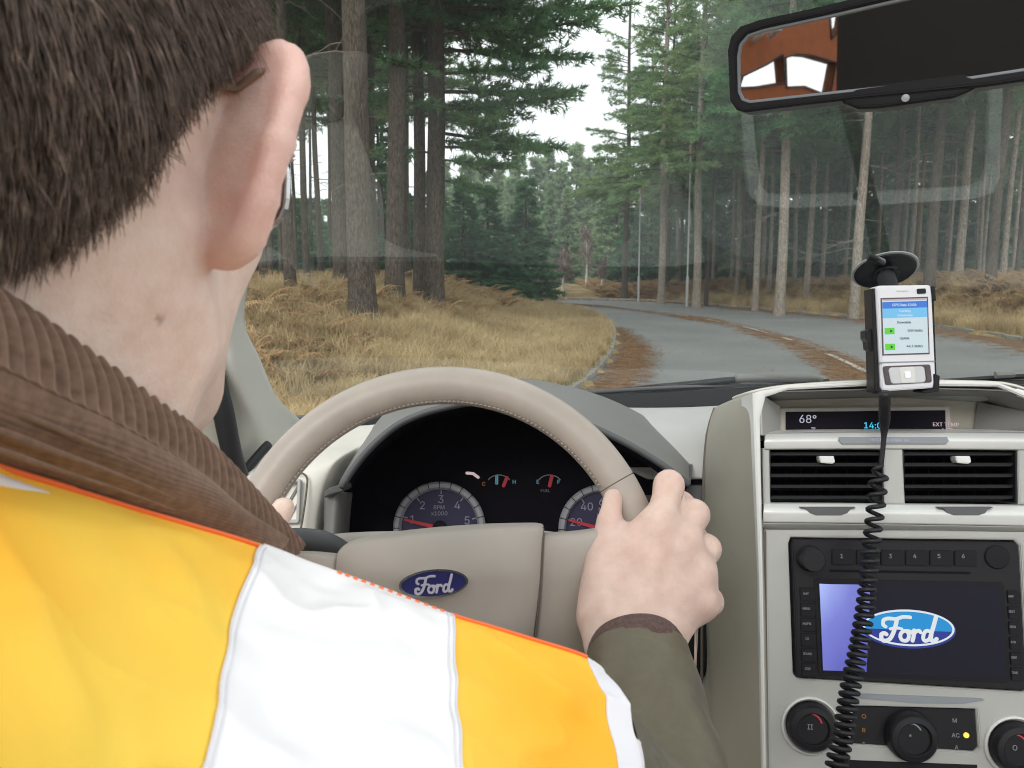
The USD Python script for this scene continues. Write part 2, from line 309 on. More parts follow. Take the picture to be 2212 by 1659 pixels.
MAT['mirror_glass'] = usdkit.material(stage, '/World/Looks/mirror_glass', {'p': ('principled_bsdf', {'base_color': (0.80, 0.78, 0.76), 'metallic': 1.0, 'roughness': 0.02})}, [], surface='p.BSDF')
MAT['windscreen_glass'] = usdkit.material(stage, '/World/Looks/windscreen_glass', {
    'lw': ('layer_weight', {'blend': 0.5}), 'pw': ('math', {'math_type': 'power', 'value2': 4.2}), 'mu': ('math', {'math_type': 'multiply_add', 'value2': 1.1, 'value3': 0.06, 'use_clamp': True}),
    't': ('transparent_bsdf', {'color': (0.95, 0.98, 0.96)}), 'gl': ('glossy_bsdf', {'roughness': 0.0, 'color': (0.95, 1.0, 0.98)}), 'm': ('mix_closure', {})},
    [('lw.facing', 'pw.value1'), ('pw.value', 'mu.value1'), ('mu.value', 'm.fac'), ('t.BSDF', 'm.closure1'), ('gl.BSDF', 'm.closure2')], surface='m.closure')
MAT['clear_lens'] = usdkit.material(stage, '/World/Looks/clear_lens', {
    'lw': ('layer_weight', {'blend': 0.5}), 'mu': ('math', {'math_type': 'multiply_add', 'value2': 0.14, 'value3': 0.05, 'use_clamp': True}),
    't': ('transparent_bsdf', {'color': (0.97, 0.98, 0.98)}), 'gl': ('glossy_bsdf', {'roughness': 0.0, 'color': (1, 1, 1)}), 'm': ('mix_closure', {})},
    [('lw.facing', 'mu.value1'), ('mu.value', 'm.fac'), ('t.BSDF', 'm.closure1'), ('gl.BSDF', 'm.closure2')], surface='m.closure')
pm('cup_clear', (0.30, 0.32, 0.32), 0.2, transmission_weight=0.0)
pm('phone_silver', (0.62, 0.63, 0.66), 0.33, metal=0.2); pm('phone_keys', (0.50, 0.51, 0.52), 0.3, metal=0.3); pm('phone_dark', (0.07, 0.055, 0.06), 0.3)
pm('brown_lining', (0.24, 0.066, 0.014), 0.85, var=0.12, scale=40); pm('cabin_dark', (0.012, 0.011, 0.010), 0.9)
# person
MAT['skin'] = usdkit.material(stage, '/World/Looks/skin', {
    'g': ('geometry', {}), 'n': ('noise_texture', {'scale': 70.0, 'detail': 6.0, 'roughness': 0.65}), 'r': ('rgb_ramp', {'ramp': [(0.3, (0.65, 0.465, 0.38)), (0.7, (0.77, 0.61, 0.53))]}),
    'at': ('attribute', {'attribute': 'redness'}), 'm': ('mix', {'color2': (0.72, 0.36, 0.33)}), 'ab': ('attribute', {'attribute': 'stubble_hand_shade'}), 'm2': ('mix', {'color2': (0.30, 0.22, 0.18)}),
    'bn': ('noise_texture', {'scale': 700.0, 'detail': 4.0}), 'b': ('bump', {'strength': 0.45, 'distance': 0.0008}),
    'p': ('principled_bsdf', {'roughness': 0.48, 'subsurface_weight': 0.25, 'subsurface_scale': 0.004, 'subsurface_radius': (1.0, 0.35, 0.2), 'specular_ior_level': 0.4})},
    [('g.position', 'n.vector'), ('n.fac', 'r.fac'), ('r.color', 'm.color1'), ('at.fac', 'm.fac'), ('m.color', 'm2.color1'), ('ab.fac', 'm2.fac'), ('m2.color', 'p.base_color'), ('g.position', 'bn.vector'), ('bn.fac', 'b.height'), ('b.normal', 'p.normal')], surface='p.BSDF')
MAT['hair'] = usdkit.material(stage, '/World/Looks/hair', {
    'h': ('hair_info', {}), 'g': ('geometry', {}), 'n': ('noise_texture', {'scale': 190.0, 'detail': 3.0}), 'r': ('rgb_ramp', {'ramp': [(0.25, (0.048, 0.030, 0.020)), (0.52, (0.115, 0.074, 0.050)), (0.78, (0.31, 0.225, 0.17))]}),
    'p': ('principled_bsdf', {'roughness': 0.42, 'specular_ior_level': 0.6})},
    [('g.position', 'n.vector'), ('n.fac', 'r.fac'), ('r.color', 'p.base_color')], surface='p.BSDF')
pm('scalp', (0.055, 0.040, 0.032), 0.8, var=0.3, scale=200)
pm('corduroy', (0.170, 0.105, 0.075), 0.95, var=0.22, scale=260, sheen_weight=0.35, sheen_roughness=0.5, sheen_tint=(0.9, 0.75, 0.65), specular_ior_level=0.1)
pm('cuff_cord', (0.085, 0.052, 0.045), 0.95, var=0.3, scale=300)
pm('wax_jacket', (0.098, 0.085, 0.052), 0.45, var=0.10, scale=60, bump=0.3, bscale=160, bdist=0.002)
pm('vest_yellow_lit', (0.98, 0.42, 0.02), 0.8, color2=(0.99, 0.74, 0.12), scale=5, bump=0.25, bscale=1100, bdist=0.0006, specular_ior_level=0.15)  # orange to yellow noise paints the uneven light into the cloth
pm('vest_strip', (0.96, 0.96, 0.97), 0.35, var=0.03, bump=0.1, bscale=1800, bdist=0.0002)
pm('vest_orange', (0.95, 0.18, 0.05), 0.7)
pm('vest_trim', (0.80, 0.80, 0.84), 0.35)
pm('wire_gold', (0.45, 0.36, 0.24), 0.3, metal=0.8)
# ================================================================ ground, road, kerbs
rng = np.random.default_rng(7)
def road_xy(L): return np.array([onz(a, b)[:2] for a, b in L])
LEFT = np.vstack([[(-4.2, -30), (-3.6, -14), (-2.6, -3), (-1.3, 4.0)], road_xy([(1262, 837), (1300, 798), (1320, 772), (1329, 744), (1323, 705), (1304, 690), (1262, 675), (1210, 662), (1150, 653)])])
far = LEFT[-1]; LEFT = np.vstack([LEFT, [far + (-6, 4.5), far + (-16, 9), far + (-40, 15)]])
RIGHT = np.vstack([[(5.0, -30), (5.6, -14), (6.7, -3), (8.0, 5)], road_xy([(2212, 739), (2041, 712), (1875, 689), (1740, 677), (1637, 668), (1525, 658)])])
e = RIGHT[-1]; RIGHT = np.vstack([RIGHT, [e + (-1.2, 4.5), e + (-5, 7.6), e + (-10, 9.2), e + (-20, 11.0), e + (-34, 14.5), e + (-60, 22)]])
LEFT, RIGHT = spline(LEFT, 160), spline(RIGHT, 160)
CENTRE = spline(np.vstack([[(0.6, -30), (1.2, -14), (2.0, -3), (3.2, 5)], road_xy([(1871, 805), (1785, 765), (1700, 733), (1603, 706), (1525, 690), (1440, 678), (1360, 668), (1270, 659), (1190, 654)])]), 160)
ROAD = Polygon(np.vstack([LEFT, RIGHT[::-1]])).buffer(0)
LL, RL, CL = LineString(LEFT), LineString(RIGHT), LineString(CENTRE)
LSIDE = Polygon(np.vstack([LEFT, [(-200, 200), (-200, -30)]])).buffer(0)
for s in (ROAD, LL, RL, CL, LSIDE): sh_prepare(s)
def terrain(x, y):
    x, y = np.broadcast_arrays(np.asarray(x, float), np.asarray(y, float)); P = sh_points(x, y)
    inside = contains_xy(ROAD, x, y); dl, dr = sh_distance(LL, P), sh_distance(RL, P); d = np.minimum(dl, dr); left = contains_xy(LSIDE, x, y)
    n = meshkit.fbm(np.stack([x * 0.35, y * 0.35, 0 * x], -1), 4, 3) - 0.5; n2 = meshkit.noise(np.stack([x * 0.08, y * 0.08, 0 * x + 5], -1), 9) - 0.5
    ramp = lambda a, b: np.clip((d - a) / (b - a), 0, 1) ** 2 * (3 - 2 * np.clip((d - a) / (b - a), 0, 1))
    zl = 0.10 + 0.95 * ramp(0.6, 6.5) * np.clip((y - 3) / 12, 0.15, 1) * (1 - 0.4 * np.clip((y - 30) / 25, 0, 1)) + 0.30 * n * ramp(0.3, 3) + 0.5 * n2 * ramp(2, 10)
    zr = 0.10 + 0.95 * ramp(0.8, 3.8) * (1 - 0.55 * np.clip((y - 32) / 20, 0, 1)) + 0.55 * ramp(4, 14) * np.clip((42 - y) / 20, 0.0, 1) + 0.35 * n * ramp(0.8, 3) + 0.4 * n2 * ramp(3, 10)
    z = np.where(left, zl, zr); far_ = np.clip((np.hypot(x, y) - 120) / 100, 0, 1)
    return np.where(inside, -0.06, z * (1 - far_) + 0.4 * far_)
def tz(x, y): return float(terrain(np.array([x]), np.array([y]))[0])
def steps(a, b, near, h, grow):
    v, p = [0.0], 0.0
    while p < b: p += h if p < near else h * (1 + (p - near) * grow); v.append(p)
    w, p = [], 0.0
    while p > a: p -= h if -p < near else h * (1 + (-p - near) * grow); w.append(p)
    return np.array(w[::-1] + v)
xs, ys = steps(-900, 900, 24, 0.30, 0.05), steps(-300, 1500, 60, 0.30, 0.05)
X, Y = np.meshgrid(xs, ys, indexing='ij'); Z = terrain(X, Y)
tag(obj('ground', gridmesh(np.stack([X, Y, Z], -1)), 'verge_soil', smooth=True), 'grassy forest floor and raised road verges of dry grass', None, None, 'structure')
def strip(A, B, z):                # between two polylines of equal length
    n = len(A); v = np.vstack([np.c_[A, np.full(n, z)], np.c_[B, np.full(n, z)]]); i = np.arange(n - 1)
    return v, np.vstack([np.c_[i, i + n, i + n + 1], np.c_[i, i + n + 1, i + 1]])
tag(obj('road', strip(LEFT, RIGHT, 0.0), 'asphalt'), 'grey asphalt road bending left into the forest', None, None, 'structure')
def nrm2(L):
    t = unit(np.gradient(L, axis=0)); return np.c_[t[:, 1], -t[:, 0]]
def resample(L, step):
    s = np.r_[0, np.cumsum(np.linalg.norm(np.diff(L, axis=0), axis=1))]; q = np.arange(0, s[-1], step); return np.c_[np.interp(q, s, L[:, 0]), np.interp(q, s, L[:, 1])]
def kerb(name, L, side, label):
    k = tag(UsdGeom.Xform.Define(stage, fresh('/World', name)), label, None, None, 'structure')
    R = resample(L, 0.9); N = nrm2(R); mid = [i for i in range(len(R) - 1) if 2 < R[i][1] < 75]
    n300 = 0
    for i in mid:
        a, b = R[i] + (R[i + 1] - R[i]) * 0.012, R[i + 1] - (R[i + 1] - R[i]) * 0.012; w = 0.13 * side; h = 0.085 + 0.015 * rng.random()
        o0, o1 = N[i] * -w, N[i + 1] * -w
        q = np.array([a, b, b + o1, a + o0]); c = q.mean(0); qi = c + (q - c) * np.array([[1.0, 1.0]]) * 0.97
        v = np.vstack([np.c_[q, np.full(4, -0.08)], np.c_[q, np.full(4, h - 0.015)], np.c_[qi, np.full(4, h)]])
        m = trimesh.convex.convex_hull(v); obj('kerb_stone', m, 'kerb_stone', k)
kerb('kerb', LEFT, 1, 'low concrete kerb along the left grass verge')
kerb('kerb', RIGHT, -1, 'low concrete kerb along the right bracken verge')
# centre line dashes, worn
mk = tag(UsdGeom.Xform.Define(stage, fresh('/World', 'road_marking')), 'worn white dashed centre line under pine needles', None, None, 'structure')
CR = resample(CENTRE, 0.1); CN = nrm2(CR)
for a, b in (((1871, 805), (1785, 765)), ((1715, 736), (1688, 730)), ((1661, 720), (1603, 706)), ((1558, 696), (1525, 690)), ((1480, 684), (1455, 680.5)), ((1408, 674), (1385, 671))):
    p, q = onz(*a)[:2], onz(*b)[:2]; i0, i1 = np.argmin(np.linalg.norm(CR - p, axis=1)), np.argmin(np.linalg.norm(CR - q, axis=1)); i0, i1 = min(i0, i1), max(i0, i1) + 1
    A = CR[i0:i1] + CN[i0:i1] * 0.05; B = CR[i0:i1] - CN[i0:i1] * 0.05
    if len(A) > 1: obj('dash', strip(B, A, 0.016), 'road_paint', mk)
# pine-needle litter: sheets 4 mm over the road with a cover that fades out, and loose pieces on it
def litter_sheet(L, offs, cover, z, i0, i1):
    R = resample(L, 0.25); N = nrm2(R); R, N = R[i0:i1], N[i0:i1]
    G = np.stack([np.c_[R + N * o, np.full(len(R), z)] for o in offs]); v, f = gridmesh(G, flip=True); c = np.repeat(np.asarray(cover, float)[:, None], len(R), 1)
    return v, f, c, G
lit = []
v, f, c, G = litter_sheet(CENTRE, [-1.05, -0.6, -0.15, 0.30, 0.75], [0.0, 0.50, 0.60, 0.52, 0.0], 0.010, 60, 440)
gl = meshkit.noise(np.stack([np.arange(c.shape[1]) * 0.07, 0 * np.arange(c.shape[1]), 0 * np.arange(c.shape[1])], -1), 4); lit.append((v, f, (c * (0.70 + 0.5 * gl)[None]).ravel()))
v, f, c, G = litter_sheet(RIGHT, [-2.2, -1.5, -0.7, -0.05], [0.0, 0.36, 0.52, 0.66], 0.010, 80, 420)
lit.append((v, f, c.ravel()))
pp = np.array([onz(a, b)[:2] for a, b in [(1225, 880), (1262, 838), (1300, 800), (1327, 760), (1330, 735), (1326, 708), (1345, 708), (1388, 738), (1412, 762), (1405, 792), (1385, 830), (1360, 880)]])
pa = Polygon(pp).buffer(0.12); sh_prepare(pa); bx = pa.bounds; gx, gy = np.meshgrid(np.arange(bx[0] - .4, bx[2] + .4, 0.09), np.arange(bx[1] - .4, bx[3] + .4, 0.09), indexing='ij')
inn = contains_xy(pa, gx, gy) & contains_xy(ROAD, gx, gy); dd = sh_distance(pa.exterior, sh_points(gx, gy)); cv = np.where(inn, 0.36 + np.clip(dd / 0.5, 0, 1) * 0.36, 0.0)
v, f = gridmesh(np.stack([gx, gy, np.full(gx.shape, 0.012)], -1)); keep = np.all(contains_xy(ROAD, v[f][:, :, 0], v[f][:, :, 1]), axis=1); lit.append((v, f[keep], cv.ravel()))
n0, V_, F_, C_ = 0, [], [], []
for v, f, c in lit: V_.append(v); F_.append(f + n0); C_.append(c); n0 += len(v)
lm = obj('needle_litter', (np.vstack(V_), np.vstack(F_)), 'needle_litter')
UsdGeom.PrimvarsAPI(lm).CreatePrimvar('cover', Sdf.ValueTypeNames.FloatArray, 'vertex').Set(Vt.FloatArray.FromNumpy(np.concatenate(C_).astype(np.float32)))
tag(lm, 'brown fallen pine needles along the kerbs and centre line', 'leaf litter', None, 'stuff')

# ---------------------------------------------------------------- scattered ground cover
def quats(yaw, tilt=None):
    q = np.zeros((len(yaw), 4)); q[:, 0] = np.cos(yaw / 2); q[:, 3] = np.sin(yaw / 2)
    return q
def scatter(name, protos, P, yaw, sc, label, category):
    path = fresh('/World', name); pi = UsdGeom.PointInstancer.Define(stage, path)
    names = []
    for k, (nm, mesh, mat) in enumerate(protos):
        m = obj(nm, mesh, mat, path); names.append(m.GetPath())
    pi.CreatePrototypesRel().SetTargets(names); n = len(P)
    pi.CreateProtoIndicesAttr(Vt.IntArray.FromNumpy(rng.integers(0, len(protos), n).astype(np.int32)))
    pi.CreatePositionsAttr(Vt.Vec3fArray.FromNumpy(P.astype(np.float32)))
    q = quats(yaw); pi.CreateOrientationsAttr(Vt.QuathArray([Gf.Quath(float(a[0]), float(a[1]), float(a[2]), float(a[3])) for a in q]))
    s = np.repeat(sc[:, None], 3, 1) if sc.ndim == 1 else sc
    pi.CreateScalesAttr(Vt.Vec3fArray.FromNumpy(s.astype(np.float32)))
    return tag(pi, label, category, None, 'stuff')
def blades(r, n, h, spread, w, lean=0.5):
    V, F = [], []
    for k in range(n):
        a, d = r.random() * 6.283, spread * math.sqrt(r.random()); b = r.random() * 6.283; H = h * (0.5 + 0.6 * r.random()); o = np.array([d * math.cos(a), d * math.sin(a), -0.03])
        dr = np.array([math.cos(b), math.sin(b), 0]); si = np.array([-dr[1], dr[0], 0]) * w * (0.7 + 0.6 * r.random()); L = lean * (0.3 + r.random())
        p1 = o + dr * H * L * 0.25 + [0, 0, H * 0.6]; p2 = o + dr * H * L + [0, 0, H * (1.0 - 0.25 * L)]; i = len(V)
        V += [o - si, o + si, p1 - si * .8, p1 + si * .8, p2]; F += [(i, i + 1, i + 3), (i, i + 3, i + 2), (i + 2, i + 3, i + 4)]
    return np.array(V), np.array(F)
def bracken(r, nf, L):
    V, F = [], []
    def tri(a, b, c):
        i = len(V); V.extend([a, b, c]); F.append((i, i + 1, i + 2))
    for k in range(nf):
        a = r.random() * 6.283; dr = np.array([math.cos(a), math.sin(a), 0]); si = np.array([-dr[1], dr[0], 0]); l = L * (0.6 + 0.6 * r.random()); up = 0.35 + 0.6 * r.random(); dz = r.random() * .5
        pts = [dr * l * t * 0.8 + np.array([0, 0, l * (up * t * 1.3 - (0.55 + dz) * t * t)]) for t in np.linspace(0, 1, 10)]
        for i in range(9): tri(pts[i] - si * .004, pts[i] + si * .004, pts[i + 1])
        for i in range(2, 10):
            t = i / 9; wl = l * 0.34 * (1.05 - t)
            for s in (-1, 1):
                for q in range(3):
                    base = pts[i] + (pts[i - 1] - pts[i]) * q / 3; jit = r.normal(0, 0.03, 3) * wl * 3; tip = base + si * s * wl * (0.7 + .5 * r.random()) + dr * wl * 0.35 + jit + [0, 0, -wl * (0.15 + .3 * r.random())]
                    tri(base - dr * 0.012, base + dr * 0.014, tip)
    return np.array(V), np.array(F)
g_protos = [('grass_tuft', blades(rng, 46, 0.30, 0.16, 0.0045, 0.8), 'dry_grass'), ('grass_tuft', blades(rng, 46, 0.24, 0.17, 0.0045, 1.0), 'dry_grass'), ('grass_tuft', blades(rng, 40, 0.40, 0.14, 0.004, 0.7), 'dry_grass')]
b_protos = [('bracken_clump', bracken(rng, 7, 0.62), 'bracken_leaf'), ('bracken_clump', bracken(rng, 6, 0.75), 'bracken_leaf'), ('bracken_clump', bracken(rng, 8, 0.5), 'bracken_leaf')]
def place(n, x0, x1, y0, y1, f):
    x, y = rng.uniform(x0, x1, n), y0 + (y1 - y0) * rng.random(n) ** 1.5; P = sh_points(x, y); ok = ~contains_xy(ROAD, x, y)
    dl, dr = sh_distance(LL, P), sh_distance(RL, P); left = contains_xy(LSIDE, x, y); pr = f(x, y, np.where(left, dl, dr), left); ok &= rng.random(n) < pr; ok &= np.where(left, dl, dr) > 0.16
    vis = np.abs(np.arctan2(x, np.maximum(y, 0.1))) < 0.62; ok &= vis
    x, y = x[ok], y[ok]; return np.c_[x, y, terrain(x, y)]
nz = lambda x, y, s, k: meshkit.fbm(np.stack([x * s, y * s, 0 * x], -1), 3, k)
Pg = np.vstack([place(46000, -16, 16, 3.5, 45, lambda x, y, d, l: np.where(l, np.clip(1.15 - d / 9, 0.25, 1), np.clip(1.1 - d / 4, 0.12, 1)) * np.clip(0.4 + 1.2 * nz(x, y, .7, 2), 0, 1)),
                place(26000, -6, 4.0, 4, 22, lambda x, y, d, l: np.where(l, np.clip(1.2 - d / 6, 0, 1), 0))])
hs = np.clip(0.45 + 0.5 * rng.random(len(Pg)) + 0.1 * np.clip(sh_distance(LL, sh_points(Pg[:, 0], Pg[:, 1])) - 1, 0, 5), 0.35, 1.35)
scatter('verge_grass', g_protos, Pg, rng.random(len(Pg)) * 6.28, hs, 'straw coloured dry grass covering both road verges', 'grass')
Pn = place(9000, -5, 4.0, 6, 20, lambda x, y, d, l: np.where(l, np.clip(1.0 - d / 1.6, 0, 1) * 0.8, 0))
scatter('green_verge_grass', [('grass_tuft', blades(rng, 40, 0.15, 0.14, 0.004, 0.8), 'green_grass')], Pn, rng.random(len(Pn)) * 6.28, 0.6 + 0.6 * rng.random(len(Pn)), 'short olive green grass along the edge of the left kerb', 'grass')
Pb = np.vstack([place(26000, -20, 3.5, 8, 60, lambda x, y, d, l: np.where(l, np.clip((d - 2.2) / 3.5, 0, 1) * np.clip(2.6 * nz(x, y, .45, 6) - 0.75, 0, 1), 0)),
                place(26000, 6, 40, 17, 62, lambda x, y, d, l: np.where(l, 0, np.clip((d - 1.6) / 1.6, 0, 1) * np.clip(2.4 * nz(x, y, .3, 8) - 0.3, 0.1, 1))),
                place(7000, 5, 16, 44, 66, lambda x, y, d, l: np.where(l, 0, np.clip((d - 0.3) / 1.0, 0, 1) * np.clip(1.6 * nz(x, y, .3, 8), 0, 1)))])
scatter('bracken', b_protos, Pb, rng.random(len(Pb)) * 6.28, 0.65 + 0.7 * rng.random(len(Pb)), 'dead brown bracken carpeting the banks below the trees', 'bracken')
# loose needles and leaves on the asphalt
def leafbits(r, n):
    V, F = [], []
    for k in range(n):
        o = np.r_[r.normal(0, .05, 2), 0.004 + .006 * r.random()]; a = r.random() * 6.28; d = np.array([math.cos(a), math.sin(a), 0.25 * r.random()]) * (0.012 + .022 * r.random()); s = np.array([-d[1], d[0], 0]) * .35; i = len(V)
        V += [o - d, o + s, o + d, o - s]; F += [(i, i + 1, i + 2), (i, i + 2, i + 3)]
    return np.array(V), np.array(F)
def along(L, n, o0, o1, a, b):
    R = resample(L, 0.1); N = nrm2(R); i = rng.integers(a * 10, min(b * 10, len(R)), n); o = rng.normal(o0, o1, n); p = R[i] + N[i] * o[:, None]; p = p[contains_xy(ROAD, p[:, 0], p[:, 1])]; return np.c_[p, np.full(len(p), 0.012)]
c2 = rng.uniform([bx[0], bx[1]], [bx[2], bx[3]], (5200, 2)); c2 = c2[contains_xy(pa, c2[:, 0], c2[:, 1]) & contains_xy(ROAD, c2[:, 0], c2[:, 1])]
c3 = rng.uniform([1, 8], [14, 40], (420, 2)); c3 = c3[contains_xy(ROAD, c3[:, 0], c3[:, 1])]
Pl = np.vstack([along(CENTRE, 3600, -0.12, 0.25, 30, 110), along(RIGHT, 2600, -0.6, 0.5, 20, 105), np.c_[c2, np.full(len(c2), 0.014)], np.c_[c3, np.full(len(c3), 0.006)]])
scatter('loose_leaves', [('leaf_cluster', leafbits(rng, 9), 'fallen_needles'), ('leaf_cluster', leafbits(rng, 5), 'fallen_needles')], Pl, rng.random(len(Pl)) * 6.28, 0.5 + 0.9 * rng.random(len(Pl)), 'loose brown leaves and cones lying on the asphalt', 'leaf litter')

# ================================================================ trees
def trunk_mesh(r, R, H, lean=(0, 0), top=0.35, n=18, m=46, flare=0.35, knob=0.05):
    z = np.r_[np.linspace(-0.5, 2, 10), np.linspace(2.2, H, m - 10)]; a = np.arange(n) * 2 * np.pi / n; sd_ = r.integers(1000)
    rad = R * (1 - (1 - top) * np.clip(z / H, 0, 1)) * (1 + flare * np.exp(-np.clip(z, 0, None) / 0.35))
    cx = lean[0] * z + 0.05 * np.sin(z * 0.5 + sd_) * np.clip(z / 4, 0, 1); cy = lean[1] * z + 0.05 * np.cos(z * 0.43 + sd_) * np.clip(z / 4, 0, 1)
    Q = np.stack([np.cos(a)[None] * np.ones((len(z), 1)) * 2, np.sin(a)[None] * np.ones((len(z), 1)) * 2, np.repeat(z[:, None] * 0.9, n, 1)], -1)
    k = 1 + knob * (meshkit.fbm(Q * 1.7, 3, sd_) - 0.5) * 2; rr = rad[:, None] * k
    v = np.stack([cx[:, None] + rr * np.cos(a), cy[:, None] + rr * np.sin(a), np.repeat(z[:, None], n, 1)], -1).reshape(-1, 3); F = []
    for i in range(len(z) - 1):
        for j in range(n):
            q = (j + 1) % n; F += [(i * n + j, i * n + q, (i + 1) * n + q), (i * n + j, (i + 1) * n + q, (i + 1) * n + j)]
    return v, np.array(F)
def tufts(r, P, D, n, L, w, fan=0.9):
    """needle tufts: at each point P, n thin triangles fanning round the direction D."""
    P, D = np.asarray(P), unit(D); k = len(P); rnd = r.normal(0, 1, (k, n, 3)); d = unit(D[:, None] * (0.55 + 0.4 * r.random((k, n, 1))) + rnd * 0.5 * fan)
    s = unit(np.cross(d, r.normal(0, 1, (k, n, 3)))); l = L * (0.65 + 0.6 * r.random((k, n, 1))); b = P[:, None] + r.normal(0, 0.25, (k, n, 3)) * L * 0.5
    v = np.stack([b - s * w, b + s * w, b + d * l], 2).reshape(-1, 3); return v, np.arange(len(v)).reshape(-1, 3)
def bough(r, base, az, L, rise=0.1, droop=0.25, dens=7, side=0.5, hang=0.05, spread=0.9, step=0.16):
    """one bough: its limb polylines and the places of its tufts."""
    dr = np.array([math.cos(az), math.sin(az), 0]); si = np.array([-dr[1], dr[0], 0]); t = np.linspace(0, 1, 9); wob = r.normal(0, 0.03, 2)
    ax = base + np.outer(t * L, dr) + np.outer(np.sin(t * 3 + wob[0] * 20) * L * 0.04, si); ax[:, 2] += L * (rise * t - droop * t * t + 0.5 * droop * t ** 4)
    limbs, P, D = [(ax, 0.012 + L * 0.011)], [], []
    nb = max(3, int(L * dens))
    for k in range(nb):
        u = 0.22 + 0.78 * (k + r.random()) / nb; i = min(int(u * 8), 7); p = ax[i] + (ax[i + 1] - ax[i]) * (u * 8 - i); s = 1 if r.random() < 0.5 else -1
        l = L * side * (1.12 - u) * (0.5 + 0.8 * r.random()) + 0.14; an = 0.75 + 0.4 * r.random(); d = dr * math.cos(an) + si * s * math.sin(an) * spread + np.array([0, 0, r.normal(0, 0.16) - hang]); d = unit(d)
        m = max(2, int(l / step)); q = p + np.outer(np.linspace(0.15, 1, m) * l, d); q[:, 2] -= np.linspace(0, 1, m) ** 2 * l * 0.12
        limbs.append((np.vstack([p, q[-1:]]), 0.006)); P.append(q); D.append(np.repeat(d[None], m, 0) + r.normal(0, .25, (m, 3)) + [0, 0, 0.22])
    P.append(ax[5:]); D.append(np.repeat(dr[None], 4, 0) + [0, 0, .2])
    return limbs, np.vstack(P), np.vstack(D)
def crown(r, spec, L, w, n=8):
    lb, P, D = [], [], []
    for s in spec:
        a, b, c = bough(r, *s[:3], **(s[3] if len(s) > 3 else {})); lb += a; P.append(b); D.append(c)
    return cat(*[tube(p, np.linspace(q, q * 0.3, len(p)), 5, caps=False) for p, q in lb]), tufts(r, np.vstack(P), np.vstack(D), n, L, w)
def pine_spec(r, z0, z1, n, L0, L1, taper=0.9, dens=6):
    out = []
    for k in range(n):
        u = (k + r.random()) / n; z = z0 + (z1 - z0) * u; l = (L0 + (L1 - L0) * u) * (0.65 + 0.55 * r.random()) * (1 - 0.25 * u)
        out.append((np.array([0, 0, z]), r.random() * 6.283, l, dict(rise=0.05 + 0.35 * u, droop=0.3 * (1 - u) + 0.05, dens=dens, side=0.45)))
    return out
def twigs(r, R, z0, z1, n, L):    # dead lower branches
    out = []
    for k in range(n):
        z = r.uniform(z0, z1); a = r.random() * 6.283; l = L * (0.3 + 0.9 * r.random()); d = np.array([math.cos(a), math.sin(a), 0]); t = np.linspace(0, 1, 6)
        p = np.array([0, 0, z]) + np.outer(R * 0.6 + t * l, d) + np.outer(t * t, [0, 0, -l * (0.1 + 0.4 * r.random())]) + np.cumsum(r.normal(0, 0.025, (6, 3)), 0); out.append(tube(p, np.linspace(0.013, 0.004, 6), 4, caps=False))
        for j in range(2):
            q = p[2 + j]; e = unit(d + r.normal(0, 0.7, 3)) * l * 0.35; out.append(tube(np.array([q, q + e * .5, q + e + r.normal(0, .03, 3)]), np.array([.007, .005, .003]), 4, caps=False))
    return cat(*out)
# crowns shared between trees, as class prims
CLS = stage.CreateClassPrim('/Shared')
def crown_proto(name, spec, L, w, mat, n=8, seed=0):
    r = np.random.default_rng(seed); l, t = crown(r, spec(r), L, w, n); p = f'/Shared/{name}'; UsdGeom.Xform.Define(stage, p)
    usdkit.mesh(stage, p + '/crown', t, MAT[mat]); usdkit.mesh(stage, p + '/limbs', l, MAT['pine_bark']); return p
PC = [crown_proto(f'pine_{k}', lambda r: pine_spec(r, 6.2, 15.5, 58, 3.1, 1.7, dens=9), 0.22, 0.020, 'pine_needles' if k != 1 else 'pine_needles_pale', 9, 20 + k) for k in range(3)]
PC.append(crown_proto('pine_3', lambda r: pine_spec(r, 4.6, 13.8, 60, 2.7, 1.4, dens=9), 0.21, 0.018, 'pine_needles_pale', 9, 31))
# whole background conifers with trunk, limbs and crown
def conifer_proto(name, mat, H, R, seed, n=60, L=0.2, w=0.03, z0=0.02, droop=0.3, dens=7, step=0.2, k_=8):
    r = np.random.default_rng(seed); sp = []
    for k in range(n):
        u = z0 + (1 - z0) * (k + r.random()) / n; l = R * (1.02 - u) ** 0.85 * (0.7 + 0.45 * r.random()); sp.append((np.array([0, 0, H * u]), r.random() * 6.283, max(l, .3), dict(rise=0.12, droop=droop, dens=dens, side=0.42, hang=0.15, step=step)))
    l, t = crown(r, sp, L, w, k_); p = f'/Shared/{name}'; UsdGeom.Xform.Define(stage, p)
    tip = tufts(r, np.c_[np.zeros((20, 2)), np.linspace(H * .84, H * 1.0, 20)], np.tile([0, 0, .6], (20, 1)), 10, L * 1.1, w); t = cat(t, tip)
    usdkit.mesh(stage, p + '/crown', t, MAT[mat]); usdkit.mesh(stage, p + '/limbs', l, MAT['twig_grey']); usdkit.mesh(stage, p + '/trunk', trunk_mesh(r, H * 0.016 + .03, H * .97, top=.12, n=9, m=20), MAT['pine_bark'], smooth=True); return p
SPR = [conifer_proto(f'spruce_{k}', 'spruce_needles', 7.5, 1.9, 50 + k, n=130, L=0.20, w=0.030, dens=9, step=0.16, k_=9) for k in range(3)]
FARC = [conifer_proto(f'far_conifer_{k}', 'far_hazy_needles', 12.0, 2.5, 60 + k, n=110, L=0.40, w=0.085, z0=0.03, droop=0.15, dens=5, step=0.3, k_=8) for k in range(2)]
UND = [conifer_proto(f'understorey_{k}', 'spruce_needles', 11.0, 2.6, 70 + k, n=110, L=0.36, w=0.065, z0=0.02, dens=5, step=0.26, k_=8) for k in range(2)]
